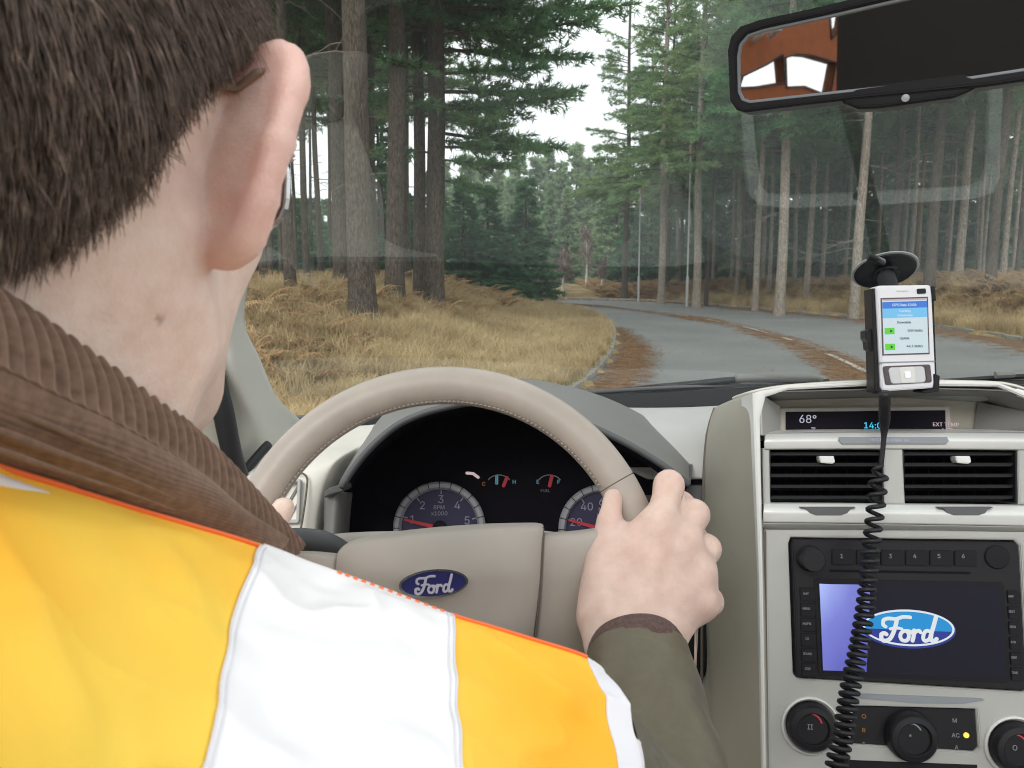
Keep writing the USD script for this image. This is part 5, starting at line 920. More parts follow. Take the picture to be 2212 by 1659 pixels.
# ---- the left rear side of the cabin and an added dark panel, which the mirror shows
cb = group_of('rear_cabin', car); XW = -0.47
def mref(px, py):                 # where the sight line, thrown back by the mirror, meets the cabin's left wall
    r_ = unit(W(px, py, 1.0) - EYE); t_ = ((mc - MN * .002 - EYE) @ MN) / (r_ @ MN); p = EYE + r_ * t_; q = r_ - 2 * (r_ @ MN) * MN; k = (XW - p[0]) / q[0]; return p + q * k
CWP = Panel((XW, 0, 1.4), (0, 1, 0), (0, 0, 1))
def wallpoly(L):
    o = []
    for a, b in L: p = mref(a, b); o.append(((p - CWP.o) @ CWP.x, (p - CWP.o) @ CWP.y))
    return Polygon(o).buffer(0)
win1 = wallpoly([(1632, 180), (1640, 158), (1690, 134), (1727, 112), (1732, 168), (1676, 178)]); win2 = wallpoly([(1735, 117), (1758, 110), (1791, 112), (1846, 127), (1832, 198), (1775, 176), (1737, 178)]); win3 = wallpoly([(1834, 22), (1866, 16), (1862, 44), (1837, 72)])
bnd = unary_union([wallpoly([(1580, 30), (1870, -60), (1870, 280), (1580, 260)])]).envelope
wall = bnd.buffer(.12).difference(unary_union([win1, win2, win3]))
obj('side_wall', CWP.ext(wall, -.02, 0), 'brown_lining', cb)
for w_ in (win1, win2, win3): obj('window_edge', CWP.ext(w_.buffer(.0035).difference(w_), -.022, .003), 'cabin_dark', cb)
sx0, sx1 = mref(1845, 120), None
def behind(px, py, dist):
    r_ = unit(W(px, py, 1.0) - EYE); t_ = ((mc - MN * .002 - EYE) @ MN) / (r_ @ MN); p = EYE + r_ * t_; q = r_ - 2 * (r_ @ MN) * MN; return p + q * dist
ps = [behind(1845, 60, 1.15), behind(1845, 200, 1.15), behind(2360, 150, 1.0), behind(2360, -80, 1.0)]
P4 = np.array(ps); obj('mirror_dark_panel', gridmesh(fit(np.array([[P4[0], P4[3]], [P4[1], P4[2]]]) + np.array([[[0, 0, .06], [.1, 0, .1]], [[0, 0, -.1], [.1, 0, -.3]]]), 8, 8), .10), 'cabin_dark', cb)  # dark panel added so the mirror shows the dark figure behind the camera
# unseen strip of roof lining, added to shade the wheel and dashboard
rf = group_of('added_roof_lining', car); rx = np.linspace(-.52, 1.25, 12); ryy = np.linspace(.44, .575, 6)
obj('shading_headliner', gridmesh(np.array([[(x, y, 1.835 - .03 * ((x - .36) / .8) ** 2 - .05 * np.clip((y - .5) / .1, 0, 1)) for x in rx] for y in ryy]), .02), 'pillar_trim', rf, smooth=True)
ps2 = [behind(2040, 60, 1.12), behind(2075, 40, 1.12), behind(1985, 190, 1.12), behind(1950, 190, 1.12)]; obj('seat_belt', gridmesh(np.array([[ps2[0], ps2[1]], [ps2[3], ps2[2]]]), .004), 'dark_grey_plastic', cb)
def panel_pt(px, py): return behind(px, py, 1.10)
obj('trim_patch', gridmesh(np.array([[panel_pt(1985, -20), panel_pt(2120, -30)], [panel_pt(2010, 50), panel_pt(2065, 62)]]), .004), 'brown_lining', cb)
obj('head_restraint', tube(spline([panel_pt(2160, 150), panel_pt(2155, 60), panel_pt(2190, 10), panel_pt(2260, 0)], 20), .018, 10), 'dark_grey_plastic', cb, smooth=True)
obj('grab_handle', tube(spline([mref(1655, 82) + [.01, 0, 0], mref(1650, 66) + [.035, 0, 0], mref(1690, 58) + [.035, 0, 0], mref(1690, 72) + [.01, 0, 0]], 18), .006, 8), 'pale_grey_plastic', cb, smooth=True)
# passenger side of the dashboard and the cabin floor, beyond the picture's edge
obj('passenger_panel', gridmesh(fit(np.array([[(x, y, z) for x in (.60, .85, 1.20)] for y, z in ((1.36, 1.235), (1.18, 1.265), (1.0, 1.245), (.93, 1.16), (.96, .98), (1.02, .80))]), 20, 10), .01), 'pale_grey_plastic', dash, smooth=True)
obj('floor_carpet', gridmesh(np.array([[(x, y, .42 + .16 * np.exp(-((x - .36) / .13) ** 2)) for x in np.linspace(-.55, 1.25, 24)] for y in np.linspace(-.3, 1.35, 6)]), .01), 'cabin_dark', cb, smooth=True)
# ================================================================ the driver
driver = thing('person', 'driver in a yellow high-visibility vest and brown corduroy collar, hand on the steering wheel', 'person')
# ---- head frame
YAW, ROLLH = math.radians(9), math.radians(4)
HO = EYE + RT * -0.181 + UP * 0.080 + FW * 0.305
hf = unit(np.array([math.sin(YAW), math.cos(YAW), -0.04])); hr = unit(np.cross(hf, [0, 0, 1.0])); hu = np.cross(hr, hf)
hr, hu = hr * math.cos(ROLLH) - hu * math.sin(ROLLH), hu * math.cos(ROLLH) + hr * math.sin(ROLLH)
def HP(r, f, u): return HO + hr * r + hf * f + hu * u
ear_tilt = math.radians(15)
def EP(side, e, u, o=0.0):         # on the ear: e outwards-back, u up
    c, s_ = math.cos(ear_tilt), math.sin(ear_tilt); k = 1.06; e *= k; u *= k
    ex = np.array([0.66, -0.75, 0.0]); ux = np.array([0.30, 0.10, 0.95]); nx = np.cross(ex, ux); q = ex * e + ux * u + nx * o
    return HP(side * (0.0725 + q[0]), -0.002 + q[1], -0.004 + q[2])
prim = []                          # ('cap', a, b, ra, rb, k) or ('ell', centre, axes 3x3, radii, k)
HA = np.array([hr, hf, hu])
def hell(c, r, k=0.012): prim.append(('ell', HP(*c), HA, np.array(r), k))
def cap(a, b, ra, rb, k=0.01): prim.append(('cap', np.asarray(a, float), np.asarray(b, float), ra, rb, k))
hell((0, -.016, .042), (.0765, .096, .086)); hell((0, -.052, .010), (.064, .052, .062), .03); hell((0, .035, .02), (.066, .062, .078), .03); hell((0, .046, -.035), (.058, .050, .075), .025)
for s in (-1, 1):
    cap(HP(s * .060, .004, -.020), HP(s * .0545, .014, -.060), .013, .014, .02); cap(HP(s * .0530, .014, -.058), HP(s * .032, .058, -.086), .0135, .015, .022); cap(HP(s * .032, .058, -.086), HP(0, .084, -.100), .015, .017, .02)
    hell((s * .046, .056, -.018), (.022, .026, .022), .018); hell((s * .033, .036, -.050), (.026, .034, .028), .02); hell((s * .032, .083, .012), (.013, .012, .010), .006)
    cap(HP(s * .052, .078, .030), HP(s * .012, .094, .028), .009, .009, .012)
cap(HP(0, .094, .018), HP(0, .112, -.022), .007, .010, .008); hell((0, .108, -.026), (.016, .010, .009), .006); cap(HP(-.018, .094, -.052), HP(.018, .094, -.052), .007, .007, .006); cap(HP(-.015, .092, -.063), HP(.015, .092, -.063), .007, .007, .006)
# neck, shoulders, chest, arms (under the clothes)
NB = EYE + RT * -0.192 + UP * -0.120 + FW * 0.305
cap(HP(0, -.018, -.030), NB, .060, .060, .03); cap(HP(.0, -.050, -.01), NB + [0, -.02, 0], .045, .046, .03); cap(HP(.052, -.012, -.03), NB + [.035, .06, -.02], .013, .014, .025); cap(HP(-.052, -.012, -.03), NB + [-.035, .06, -.02], .013, .014, .025)
cap(HP(.0, .03, -.075), NB + [0, .045, -.01], .04, .05, .02)
SR, SL = EYE + RT * 0.012 + UP * -0.178 + FW * 0.360, EYE + RT * -0.385 + UP * -0.185 + FW * 0.33
WRI = W(1374, 1408, .668); ELR = EYE + RT * .112 + UP * -.372 + FW * .455
cap(NB + [.03, .03, -.085], SR + [-.03, .02, -.045], .034, .034, .03); cap(NB + [-.03, .03, -.085], SL + [.03, -.02, -.02], .036, .036, .03); cap(NB + [0, .03, -.20], NB + [0, .06, -.40], .11, .12, .04)
cap(SR + [0, 0, -.03], ELR, .042, .036, .03); cap(SL + [0, 0, -.03], SL + [-.05, .12, -.28], .045, .038, .03)
cap(ELR, WRI, .036, .026, .02)
# right hand on the rim
def HW(px, py, off): return W(px, py, 1.0) * 0 + (lambda r_: EYE + r_ * (((WH.o + WH.z * off - EYE) @ WH.z) / (r_ @ WH.z)))(W(px, py, 1.0) - EYE)   # off: metres in front of the wheel's plane
hand = []
def hcap(a, b, ra, rb, k=.008): hand.append(('cap', a, b, ra, rb, k))
wr = HW(1368, 1398, .050); mi = {}
FING = {'index': ((1424, 1142, .036), (1445, 1048, .018), (1446, 1085, -.012), (1398, 1130, -.030), .0121), 'middle': ((1470, 1180, .034), (1500, 1112, .016), (1472, 1090, -.016), (1420, 1100, -.028), .0121),
        'ring': ((1500, 1240, .032), (1527, 1186, .012), (1500, 1160, -.018), (1444, 1165, -.028), .0112), 'little': ((1508, 1300, .030), (1533, 1300, .010), (1520, 1258, -.012), (1470, 1240, -.024), .0106)}
for nm, (m0, p0, d0, t0, rd) in FING.items():
    M0, P0, D0, T0 = HW(*m0), HW(*p0), HW(*d0), HW(*t0)
    hcap(M0, P0, rd * 1.12, rd * .98); hcap(P0, D0, rd * .98, rd * .86); hcap(D0, T0, rd * .86, rd * .74); hcap(wr + (M0 - wr) * .18, M0, .019, .0145, .014); mi[nm] = M0; hcap(wr + (M0 - wr) * .38 + WH.z * .0165, M0 + WH.z * .0115, .0030, .0042, .007); hcap(M0 + WH.z * .0060, M0 + WH.z * .0085, .0095, .0090, .007)
hcap(mi['index'], mi['middle'], .0135, .0135, .012); hcap(mi['middle'], mi['ring'], .013, .013, .012); hcap(mi['ring'], mi['little'], .0125, .012, .012)
pc = (mi['index'] + mi['little']) / 2 * .5 + wr * .5; hcap(HW(1330, 1270, .034), HW(1440, 1300, .034), .024, .022, .016); hcap(HW(1320, 1340, .040), HW(1420, 1360, .042), .023, .021, .016); hcap(HW(1390, 1200, .033), HW(1450, 1220, .031), .018, .017, .016)
hcap(HW(1300, 1330, .036), HW(1305, 1215, .026), .0185, .0155, .014); hcap(HW(1305, 1215, .026), HW(1316, 1132, .019), .0140, .0104, .008); hcap(HW(1316, 1132, .019), HW(1324, 1076, .014), .0104, .0084, .005); hcap(HW(1330, 1180, .024), HW(1400, 1160, .030), .013, .014, .014)
hcap(wr, WRI + (WRI - ELR) * .0, .030, .029, .015); hcap(HW(1325, 1400, .047), HW(1410, 1410, .047), .021, .021, .012)
prim += hand
# left hand, mostly hidden behind the collar
wl = HW(560, 1240, .05); lm_ = [HW(545, 1130, .03), HW(530, 1165, .03), HW(525, 1205, .03), HW(525, 1240, .03)]
for q_, t_, rd in zip(lm_, [HW(505, 1110, -.01), HW(490, 1150, -.012), HW(485, 1190, -.012), HW(488, 1230, -.01)], (.010, .0105, .010, .009)):
    cap(wl + (q_ - wl) * .2, q_, .018, .013, .012); cap(q_, t_, .0115, .0095, .006); cap(t_, t_ + (HW(560, 1110, -.03) - t_) * .6, .0095, .008, .005)
cap(wl, HW(580, 1150, .02), .017, .013, .012); cap(HW(580, 1150, .02), HW(612, 1098, .012), .012, .0095, .006); ELL = EYE + RT * -.40 + UP * -.42 + FW * .52
cap(wl, ELL, .027, .038, .015); cap(ELL, SL + [-.05, .12, -.28], .038, .038, .02)
# ears: rim and back of the pinna, the left one mirrored about the head's mid plane
ER = [W(q[0] - 18, q[1] + (6 if q[1] < 160 else 0), q[2]) for q in [(568, 140, .318), (592, 118, .313), (622, 112, .308), (645, 122, .304), (655, 150, .301), (652, 195, .298), (638, 250, .295), (620, 310, .293), (603, 370, .292), (586, 430, .292), (570, 480, .293), (550, 520, .295), (524, 545, .298), (500, 550, .301), (480, 532, .304), (464, 495, .308)]]
EA = [W(*q) for q in [(560, 170, .320), (545, 200, .319), (530, 240, .317), (515, 285, .316), (500, 330, .315), (484, 380, .314), (468, 425, .313), (458, 465, .312)]]
def flip(p): q = HA @ (p - HO); return HO + HA.T @ (q * [-1, 1, 1])
earpts = []
for fl_ in (lambda p: p, flip):
    A_, B_ = [fl_(p) for p in ER], [fl_(p) for p in EA]; earpts.append(np.array(A_))
    for k in range(len(A_) - 1):
        rd = .0034 if k < 10 else .0044; prim.append(('cap', A_[k], A_[k + 1], rd, .0034 if k < 9 else .0044, .0035))
    pairs = [(0, 0), (2, 0), (4, 1), (5, 1), (6, 2), (7, 3), (8, 4), (9, 5), (10, 6), (11, 6), (13, 7), (15, 7), (12, 7), (5, 2), (7, 4), (9, 6), (3, 0), (11, 7), (14, 7)]
    for i, j in pairs: prim.append(('cap', A_[i], B_[j], .0030, .0050, .007))
    for j in range(1, 6): prim.append(('cap', B_[j] * .62 + A_[j + 3] * .38, B_[j + 1] * .62 + A_[j + 4] * .38, .0072, .0072, .009))
earall = np.vstack(earpts); eartree = None
def sdf(P):
    D = np.full(len(P), 9.0)
    for p in prim:
        if p[0] == 'cap':
            a, b, ra, rb, k = p[1:]; ab = b - a; t = np.clip(((P - a) @ ab) / max(ab @ ab, 1e-12), 0, 1); d = np.linalg.norm(P - a - t[:, None] * ab, axis=1) - (ra + (rb - ra) * t)
        else:
            c_, A, r_, k = p[1:]; q = (P - c_) @ A.T; k0 = np.linalg.norm(q / r_, axis=1); k1 = np.linalg.norm(q / r_ ** 2, axis=1); d = k0 * (k0 - 1) / np.maximum(k1, 1e-9)
        h = np.maximum(k - np.abs(D - d), 0) / k; D = np.minimum(D, d) - h * h * k * 0.25
    return D
def sample(lo, hi, h, coarse=6):
    n = np.ceil((hi - lo) / h / coarse).astype(int) * coarse + 1; ax = [lo[i] + h * np.arange(n[i]) for i in range(3)]; cx = [a[::coarse] for a in ax]
    G = np.stack(np.meshgrid(*cx, indexing='ij'), -1); Dc = sdf(G.reshape(-1, 3)).reshape(G.shape[:3])
    from scipy.ndimage import zoom, minimum_filter
    near = minimum_filter(np.abs(Dc), 3) < h * coarse * 1.8
    cell = near; F = np.kron(Dc, np.ones((coarse,) * 3, np.float32))[:n[0], :n[1], :n[2]].astype(np.float32); m = np.kron(cell, np.ones((coarse,) * 3, bool))[:n[0], :n[1], :n[2]]
    I = np.argwhere(m); out = np.empty(len(I), np.float32)
    for s in range(0, len(I), 400000): out[s:s + 400000] = sdf(lo + I[s:s + 400000] * h)
    F[m] = out; return F
blo, bhi = np.array([-.48, -.0, .92]), np.array([.30, .80, 1.80])
hb = 0.0027; FB = sample(blo, bhi, hb)
FB[0], FB[-1], FB[:, 0], FB[:, -1], FB[:, :, 0], FB[:, :, -1] = .1, .1, .1, .1, .1, .1
bv, bf = surfnet(FB, blo, hb); bm = trimesh.Trimesh(bv, bf, process=False)
bm = max(bm.split(only_watertight=False), key=lambda q: len(q.faces)) if len(bv) < 900000 else bm
trimesh.smoothing.filter_taubin(bm, lamb=.5, nu=.52, iterations=10)
bv = np.array(bm.vertices); lw_ = np.abs(np.einsum('ij,ij->i', bm.vertex_normals, np.ones((len(bv), 3))) * 0)
body = obj('body', bm, 'skin', driver, smooth=True)
from scipy.spatial import cKDTree
edist = cKDTree(np.vstack([earall] + [earall[:-1] * .5 + earall[1:] * .5] + [np.array([A_ * .5 + B_ * .5 for A_, B_ in zip(e_[2:10], [EA[k] if n_ == 0 else flip(EA[k]) for k in range(8)])]) for n_, e_ in enumerate(earpts)])).query(bv)[0]
red = np.clip(1.3 - edist / .009, 0, 1) * .68
for M0 in list(mi.values()) + [HW(1316, 1132, .03)]: red = np.maximum(red, .28 * np.exp(-np.sum((bv - M0) ** 2, 1) / .012 ** 2))
jl = (bv - HO); stub_hand_shade = np.clip((jl @ hf + .005) / .05, 0, 1) * np.clip((-.045 - jl @ hu) / .03, 0, 1) * np.clip((jl @ hu + .15) / .03, 0, 1) * .30
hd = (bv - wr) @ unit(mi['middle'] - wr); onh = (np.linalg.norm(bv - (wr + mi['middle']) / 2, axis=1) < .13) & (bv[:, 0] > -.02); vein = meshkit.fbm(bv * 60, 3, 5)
stub_hand_shade = np.maximum(stub_hand_shade, onh * (.30 + .40 * np.clip(vein - .35, 0, 1))); red = np.maximum(red, onh * .22 * np.clip(2.2 * meshkit.fbm(bv * 35, 3, 8) - .6, 0, 1))  # hand skin darkened to paint in its weaker light, plus vein mottling
bl = meshkit.fbm(bv * 28, 4, 21); red = np.maximum(red, np.clip(bl - .52, 0, 1) * .45); mole = bv[np.argmin(np.where(np.einsum('ij,ij->i', np.array(bm.vertex_normals), EYE - bv) > 0, np.hypot(proj(bv)[:, 0] - 340, proj(bv)[:, 1] - 690), 1e9))]
stub_hand_shade = np.maximum(stub_hand_shade, .8 * (np.linalg.norm(bv - mole, axis=1) < .0017))
for nm, a_ in (('redness', red), ('stubble_hand_shade', stub_hand_shade)): UsdGeom.PrimvarsAPI(body).CreatePrimvar(nm, Sdf.ValueTypeNames.FloatArray, 'vertex').Set(Vt.FloatArray.FromNumpy(a_.astype(np.float32)))
# ---- hair: a scalp cap with many short strands
HL = Polygon([(-2000, 560), (-200, 565), (0, 548), (70, 530), (165, 478), (235, 420), (298, 345), (340, 272), (385, 188), (425, 132), (470, 94), (540, 74), (590, 64), (640, 54), (665, 40), (690, 20), (700, -900), (-2000, -900)])
vn = np.array(bm.vertex_normals); loc = (bv - HO) @ HA.T; pr = proj(bv); HLB = HL.buffer(42); ink = contains_xy(HLB, pr[:, 0], pr[:, 1]); inn_h = contains_xy(HL.buffer(-20), pr[:, 0], pr[:, 1])
facing = np.einsum('ij,ij->i', vn, EYE - bv) > 0; onhead = (loc[:, 2] > -.115) & (np.linalg.norm(loc - [0, -.01, .03], axis=1) < .15)
earv = edist < .013
hid = (loc[:, 2] > np.where(loc[:, 1] > .02, .055 + .35 * (loc[:, 1] - .02), np.where(loc[:, 1] > -.03, .028, -.055)))
hairy = onhead & ~earv & np.where(facing & (loc[:, 0] > -.05) & (loc[:, 1] < .075), ink, hid) & (loc[:, 1] < .088)
ff = bf if len(bv) == 0 else np.array(bm.faces); hfaces = ff[hairy[ff].all(1)]
cfaces = hfaces[(~facing[hfaces] | inn_h[hfaces]).all(1)]; uq, inv = np.unique(cfaces, return_inverse=True); capv = bv[uq] + vn[uq] * .0022
obj('hair_base', (capv, inv.reshape(-1, 3)), 'scalp', driver, smooth=True)
hr_ = np.random.default_rng(17); tri = bv[hfaces]; ar = np.linalg.norm(np.cross(tri[:, 1] - tri[:, 0], tri[:, 2] - tri[:, 0]), axis=1); NS = 78000
wv = ar * np.where(facing[hfaces[:, 0]] & (pr[hfaces[:, 0], 0] > -250), 1.0, .25); fi = hr_.choice(len(hfaces), NS, p=wv / wv.sum()); b1, b2 = hr_.random((2, NS)); sw_ = b1 + b2 > 1; b1[sw_], b2[sw_] = 1 - b1[sw_], 1 - b2[sw_]
root = tri[fi, 0] + (tri[fi, 1] - tri[fi, 0]) * b1[:, None] + (tri[fi, 2] - tri[fi, 0]) * b2[:, None]; nrm_ = unit(vn[hfaces[fi]].mean(1)); rl = (root - HO) @ HA.T
dwn = -hu[None] * 1.0 + hf[None] * (0.35 * np.clip(rl[:, 2:3] / .1, -1, 1)) + hr[None] * np.where(rl[:, 2:3] > .09, .3, 0.0) * np.sign(rl[:, :1]); dwn = dwn - nrm_ * np.sum(dwn * nrm_, 1, keepdims=True); dwn = unit(dwn)
# clumps: strands lean towards the tip of their clump
NC = 15000; ci = hr_.choice(NS, NC, replace=False)
own = cKDTree(root[ci]).query(root)[1]
cl_d = hr_.normal(0, .30, (NC, 3)); hl = np.clip(.010 + .10 * (rl[:, 2] + .055) , .007, .019) * (.75 + .5 * hr_.random(NS)); cl_l = .8 + .5 * hr_.random(NC)
rp = proj(root); edge_d = sh_distance(HL.exterior, sh_points(rp[:, 0], rp[:, 1])); sgn = np.where(contains_xy(HL, rp[:, 0], rp[:, 1]), 1, -1) * edge_d; hl = hl * np.where(facing[hfaces[fi, 0]], np.clip(.42 + sgn / 240, .22, 1.0), 1.0); hl = hl * np.where(hr_.random(NS) < .05, 1.6, 1.0); keep_h = ~facing[hfaces[fi, 0]] | (hr_.random(NS) < np.clip((sgn + 42) / 95, 0, 1) ** 1.4)
dd_ = unit(dwn + cl_d[own] + hr_.normal(0, .13, (NS, 3)) + nrm_ * .55); ln_ = hl * cl_l[own]
seg = np.linspace(0, 1, 5); pts = root[:, None] + dd_[:, None] * (ln_[:, None] * seg)[..., None] + dwn[:, None] * (ln_[:, None] * .45 * seg ** 2)[..., None] - nrm_[:, None] * (ln_[:, None] * .30 * seg ** 2)[..., None]
ctip = root[ci] + unit(dwn[ci] + cl_d + nrm_[ci] * .55) * .016; pts += (ctip[own] - pts[:, -1])[:, None] * (.42 * seg ** 1.4)[None, :, None]
pts = pts[keep_h]; NS = len(pts)
hc = UsdGeom.BasisCurves.Define(stage, fresh(pathof(driver), 'hair')); hc.CreateTypeAttr('linear'); hc.CreateCurveVertexCountsAttr(Vt.IntArray.FromNumpy(np.full(NS, 5, np.int32))); hc.CreatePointsAttr(Vt.Vec3fArray.FromNumpy(pts.reshape(-1, 3).astype(np.float32)))
wd = np.tile(np.array([.00030, .00030, .00028, .00023, .00011]), NS); hc.CreateWidthsAttr(Vt.FloatArray.FromNumpy(wd.astype(np.float32))); hc.SetWidthsInterpolation('vertex')
UsdShade.MaterialBindingAPI.Apply(hc.GetPrim()).Bind(MAT['hair'])
# ---- jacket: body shell, sleeve, cuff, collar
jk = group_of('jacket', driver)
def collar_sheet(top, bot, bulge, nu, nv, ridges, amp, slant, wrap):
    """from the top edge (px, py, d) over a bulging band to its lower edge; corduroy wales are real relief across the band."""
    T, B = px3(spline(top, nv)), px3(spline(bot, nv)); u = np.linspace(0, 1, nu)[:, None, None]; P = T[None] * (1 - u) + B[None] * u
    N = unit(np.cross(np.gradient(P, axis=0), np.gradient(P, axis=1))); s = 1.0 if np.sum(N * (EYE - P)) > 0 else -1.0; N = N * s
    P = P + N * (bulge * np.sin(np.pi * u ** .8)); c_ = np.r_[0, np.cumsum(np.linalg.norm(np.diff(T, axis=0), axis=1))]; ph = (c_[None, :] / c_[-1] + slant * u[:, :, 0]) * ridges * 2 * np.pi
    ed = np.clip(np.minimum(u[:, :, 0], 1 - u[:, :, 0]) / .16, 0, 1) ** .7; P = P + N * (amp * (np.abs(np.sin(ph / 2)) ** 1.0 - .6) * ed)[..., None]
    hid_ = T[None] - N[:1] * (np.array([.004, .010, .016])[::-1, None, None]) * 1.0 + np.array([0, 0, -1.0]) * (wrap * np.array([1, .45, .1]))[:, None, None]
    return gridmesh(np.vstack([hid_, P]), .0015)
obj('collar', collar_sheet([(-330, 480, .20), (-120, 560, .215), (0, 622, .235), (150, 722, .262), (280, 815, .288), (390, 898, .315), (480, 985, .345), (570, 1082, .375), (648, 1172, .40)],
                           [(-420, 640, .175), (-160, 722, .19), (0, 792, .21), (120, 850, .232), (235, 905, .255), (350, 970, .28), (450, 1035, .31), (545, 1125, .345), (634, 1206, .385)], .003, 60, 1300, 37, .0026, -.12, .03), 'corduroy', jk, smooth=True)
obj('collar_fall', collar_sheet([(-420, 636, .176), (-160, 718, .191), (0, 788, .211), (120, 846, .233), (235, 901, .256), (350, 966, .281), (450, 1031, .311), (540, 1118, .343), (600, 1172, .365)],
                                [(-480, 880, .175), (-200, 950, .20), (0, 1022, .238), (140, 1062, .258), (280, 1105, .280), (400, 1140, .302), (490, 1165, .322), (560, 1188, .336), (600, 1205, .345)], .006, 70, 700, 5, .0004, 3.0, .004), 'corduroy', jk, smooth=True)
fl = []
for k, (u0, amp) in enumerate(((.38, .5), (.62, .6), (.80, .45))):
    T = px3(spline([(-300, 700 + 250 * u0, .185), (0, 795 + 225 * u0, .2155), (140, 858 + 205 * u0, .238), (280, 930 + 172 * u0, .260), (390, 1000 + 135 * u0, .287)], 40)); fl.append(tube(T + UP * .0015 - FW * .0045, np.r_[np.linspace(.0006, .0022, 20), np.linspace(.0022, .0004, 20)] * amp, 6))
obj('collar_fold', cat(*fl), 'corduroy', jk, smooth=True)
def sleeve(pts, rad, nm, mat, n=40, wr_=0.004, seed=3, k=14):
    p = spline(pts, k * 4); r0 = np.interp(np.linspace(0, 1, k * 4), np.linspace(0, 1, len(rad)), rad); v, f = tube(p, r0, n, caps=False); V = v.reshape(len(p), n, 3); c_ = p[:, None]
    nz_ = meshkit.fbm(V * np.array([28, 28, 20]), 3, seed) - .5; V = c_ + (V - c_) * (1 + (nz_ * wr_ / .04)[..., None]); return obj(nm, (V.reshape(-1, 3), f), mat, jk, smooth=True)
ax_ = unit(WRI - ELR); sleeve([SR + [-.01, 0, -.02], SR * .5 + ELR * .5 + [.01, 0, 0], ELR, ELR * .6 + WRI * .4, ELR * .25 + WRI * .75, WRI - ax_ * .003], [.075, .062, .060, .056, .046, .0395], 'sleeve', 'wax_jacket', wr_=.010)
sleeve([WRI - ax_ * .010, WRI - ax_ * .002, WRI + ax_ * .006, WRI + ax_ * .010, WRI + ax_ * .008], [.0385, .0392, .0388, .0370, .0335], 'cuff', 'cuff_cord', wr_=.001); sleeve([SL, SL + [-.05, .12, -.28], ELL, wl * .8 + ELL * .2], [.075, .062, .06, .042], 'sleeve', 'wax_jacket', wr_=.01)
# ---- the high-visibility vest
vs = group_of('high_visibility_vest', driver)
RDG = [(-380, 905, .186), (-180, 955, .203), (0, 1012, .231), (280, 1098, .276), (561, 1182, .326), (760, 1250, .348), (976, 1330, .358), (1130, 1376, .364), (1268, 1421, .368), (1306, 1452, .366)]
BOT = [(-560, 1659, .135), (-330, 1659, .150), (-60, 1659, .168), (230, 1659, .190), (432, 1659, .208), (700, 1659, .232), (985, 1659, .262), (1165, 1659, .292), (1333, 1659, .322), (1386, 1659, .330)]
def vrow(t, arch): return [(a[0] + (b[0] - a[0]) * t, a[1] + (b[1] - a[1]) * t, (a[2] + (b[2] - a[2]) * t)) for a, b in zip(RDG, BOT)], arch
R3 = px3(np.array(RDG)); B3 = px3(np.array(BOT)); upv = np.array([0, 0, 1.0]); rows = []
FR = R3 + np.array([0, .028, -.030]); FR2 = R3 + np.array([0, .055, -.10]); FR3 = R3 + np.array([0, .07, -.20])
LOW = B3 + np.array([0, -.035, -.04]); LOW2 = B3 + np.array([0, -.055, -.12]); LOW3 = B3 + np.array([0, -.05, -.28])
rows = [FR3, FR2, FR, R3] + [R3 * (1 - t) + B3 * t + (upv * .006 * math.sin(math.pi * t)) for t in (.25, .5, .75)] + [B3, LOW, LOW2, LOW3]
VG = fit(rows, 110, 271); ncol = VG.shape[1]; cxs = np.linspace(0, 9, ncol)
wob = (meshkit.fbm(VG * np.array([14, 14, 14]), 3, 2) - .5) * .009 + (meshkit.fbm(VG * np.array([40, 22, 22]), 2, 6) - .5) * .004; g_ = np.linspace(0, 10, 110)[:, None]; wob = wob * np.clip(np.abs(g_ - 3) / .6, 0, 1)
for (ca, cb_, va, vb, am) in ((3.0, 4.0, 3.2, 6.0, .004), (1.6, 2.9, 3.3, 7.5, .005), (6.2, 7.6, 3.3, 6.0, .004)):   # long soft folds
    q = np.clip((g_ - va) / (vb - va), 0, 1); cc = ca + (cb_ - ca) * q; wob = wob + am * np.exp(-((cxs[None] - cc) / .22) ** 2) * np.sin(np.pi * q)
wr1 = 1 - np.abs(meshkit.fbm(VG @ np.array([[9, -6, 0], [5, 11, 0], [0, 0, 9.0]]) * 1.6, 3, 31) * 2 - 1) * 3.2; wob = wob + .0028 * np.clip(wr1, 0, 1) ** 1.5 * np.clip(np.abs(g_ - 3) / .5, 0, 1)
VN = unit(np.cross(np.gradient(VG, axis=0), np.gradient(VG, axis=1))); VN *= 1 if np.sum(VN * (EYE - VG)) > 0 else -1; VG = VG + VN * wob[..., None]
def vcols(a, b, lift=0.0, r0=0, r1=110):
    i0, i1 = np.searchsorted(cxs, a - 1e-6), np.searchsorted(cxs, b + 1e-6); return gridmesh(VG[r0:r1, i0:i1] + VN[r0:r1, i0:i1] * lift, .0012 + lift)
obj('fabric', vcols(0, 4), 'vest_yellow_lit', vs, smooth=True); obj('fabric', vcols(6, 8), 'vest_yellow_lit', vs, smooth=True)
obj('backing', vcols(4, 6), 'vest_yellow_lit', vs, smooth=True)
obj('reflective_strip', vcols(4.0, 6.0, .0006), 'vest_strip', vs, smooth=True); obj('edge_trim', vcols(8.0, 9.0, .0002), 'vest_trim', vs, smooth=True)
ir = np.argmin(np.abs(np.linspace(0, 10, 110) - 3.0))
def along_ridge(a, b, r_, lift, row=ir):
    q = np.linspace(a, b, max(4, int((b - a) * 30))); p = np.stack([np.interp(q, cxs, VG[row, :, k]) for k in range(3)], -1); return tube(p + np.array([0, 0, lift]), r_, 8)
obj('edge_binding', along_ridge(2.55, 4.0, .0008, .0008), 'vest_orange', vs, smooth=True); obj('edge_binding', along_ridge(0, 2.6, .0009, .0009), 'vest_orange', vs, smooth=True); obj('edge_binding', along_ridge(6.0, 8.0, .0008, .0006), 'vest_orange', vs, smooth=True)
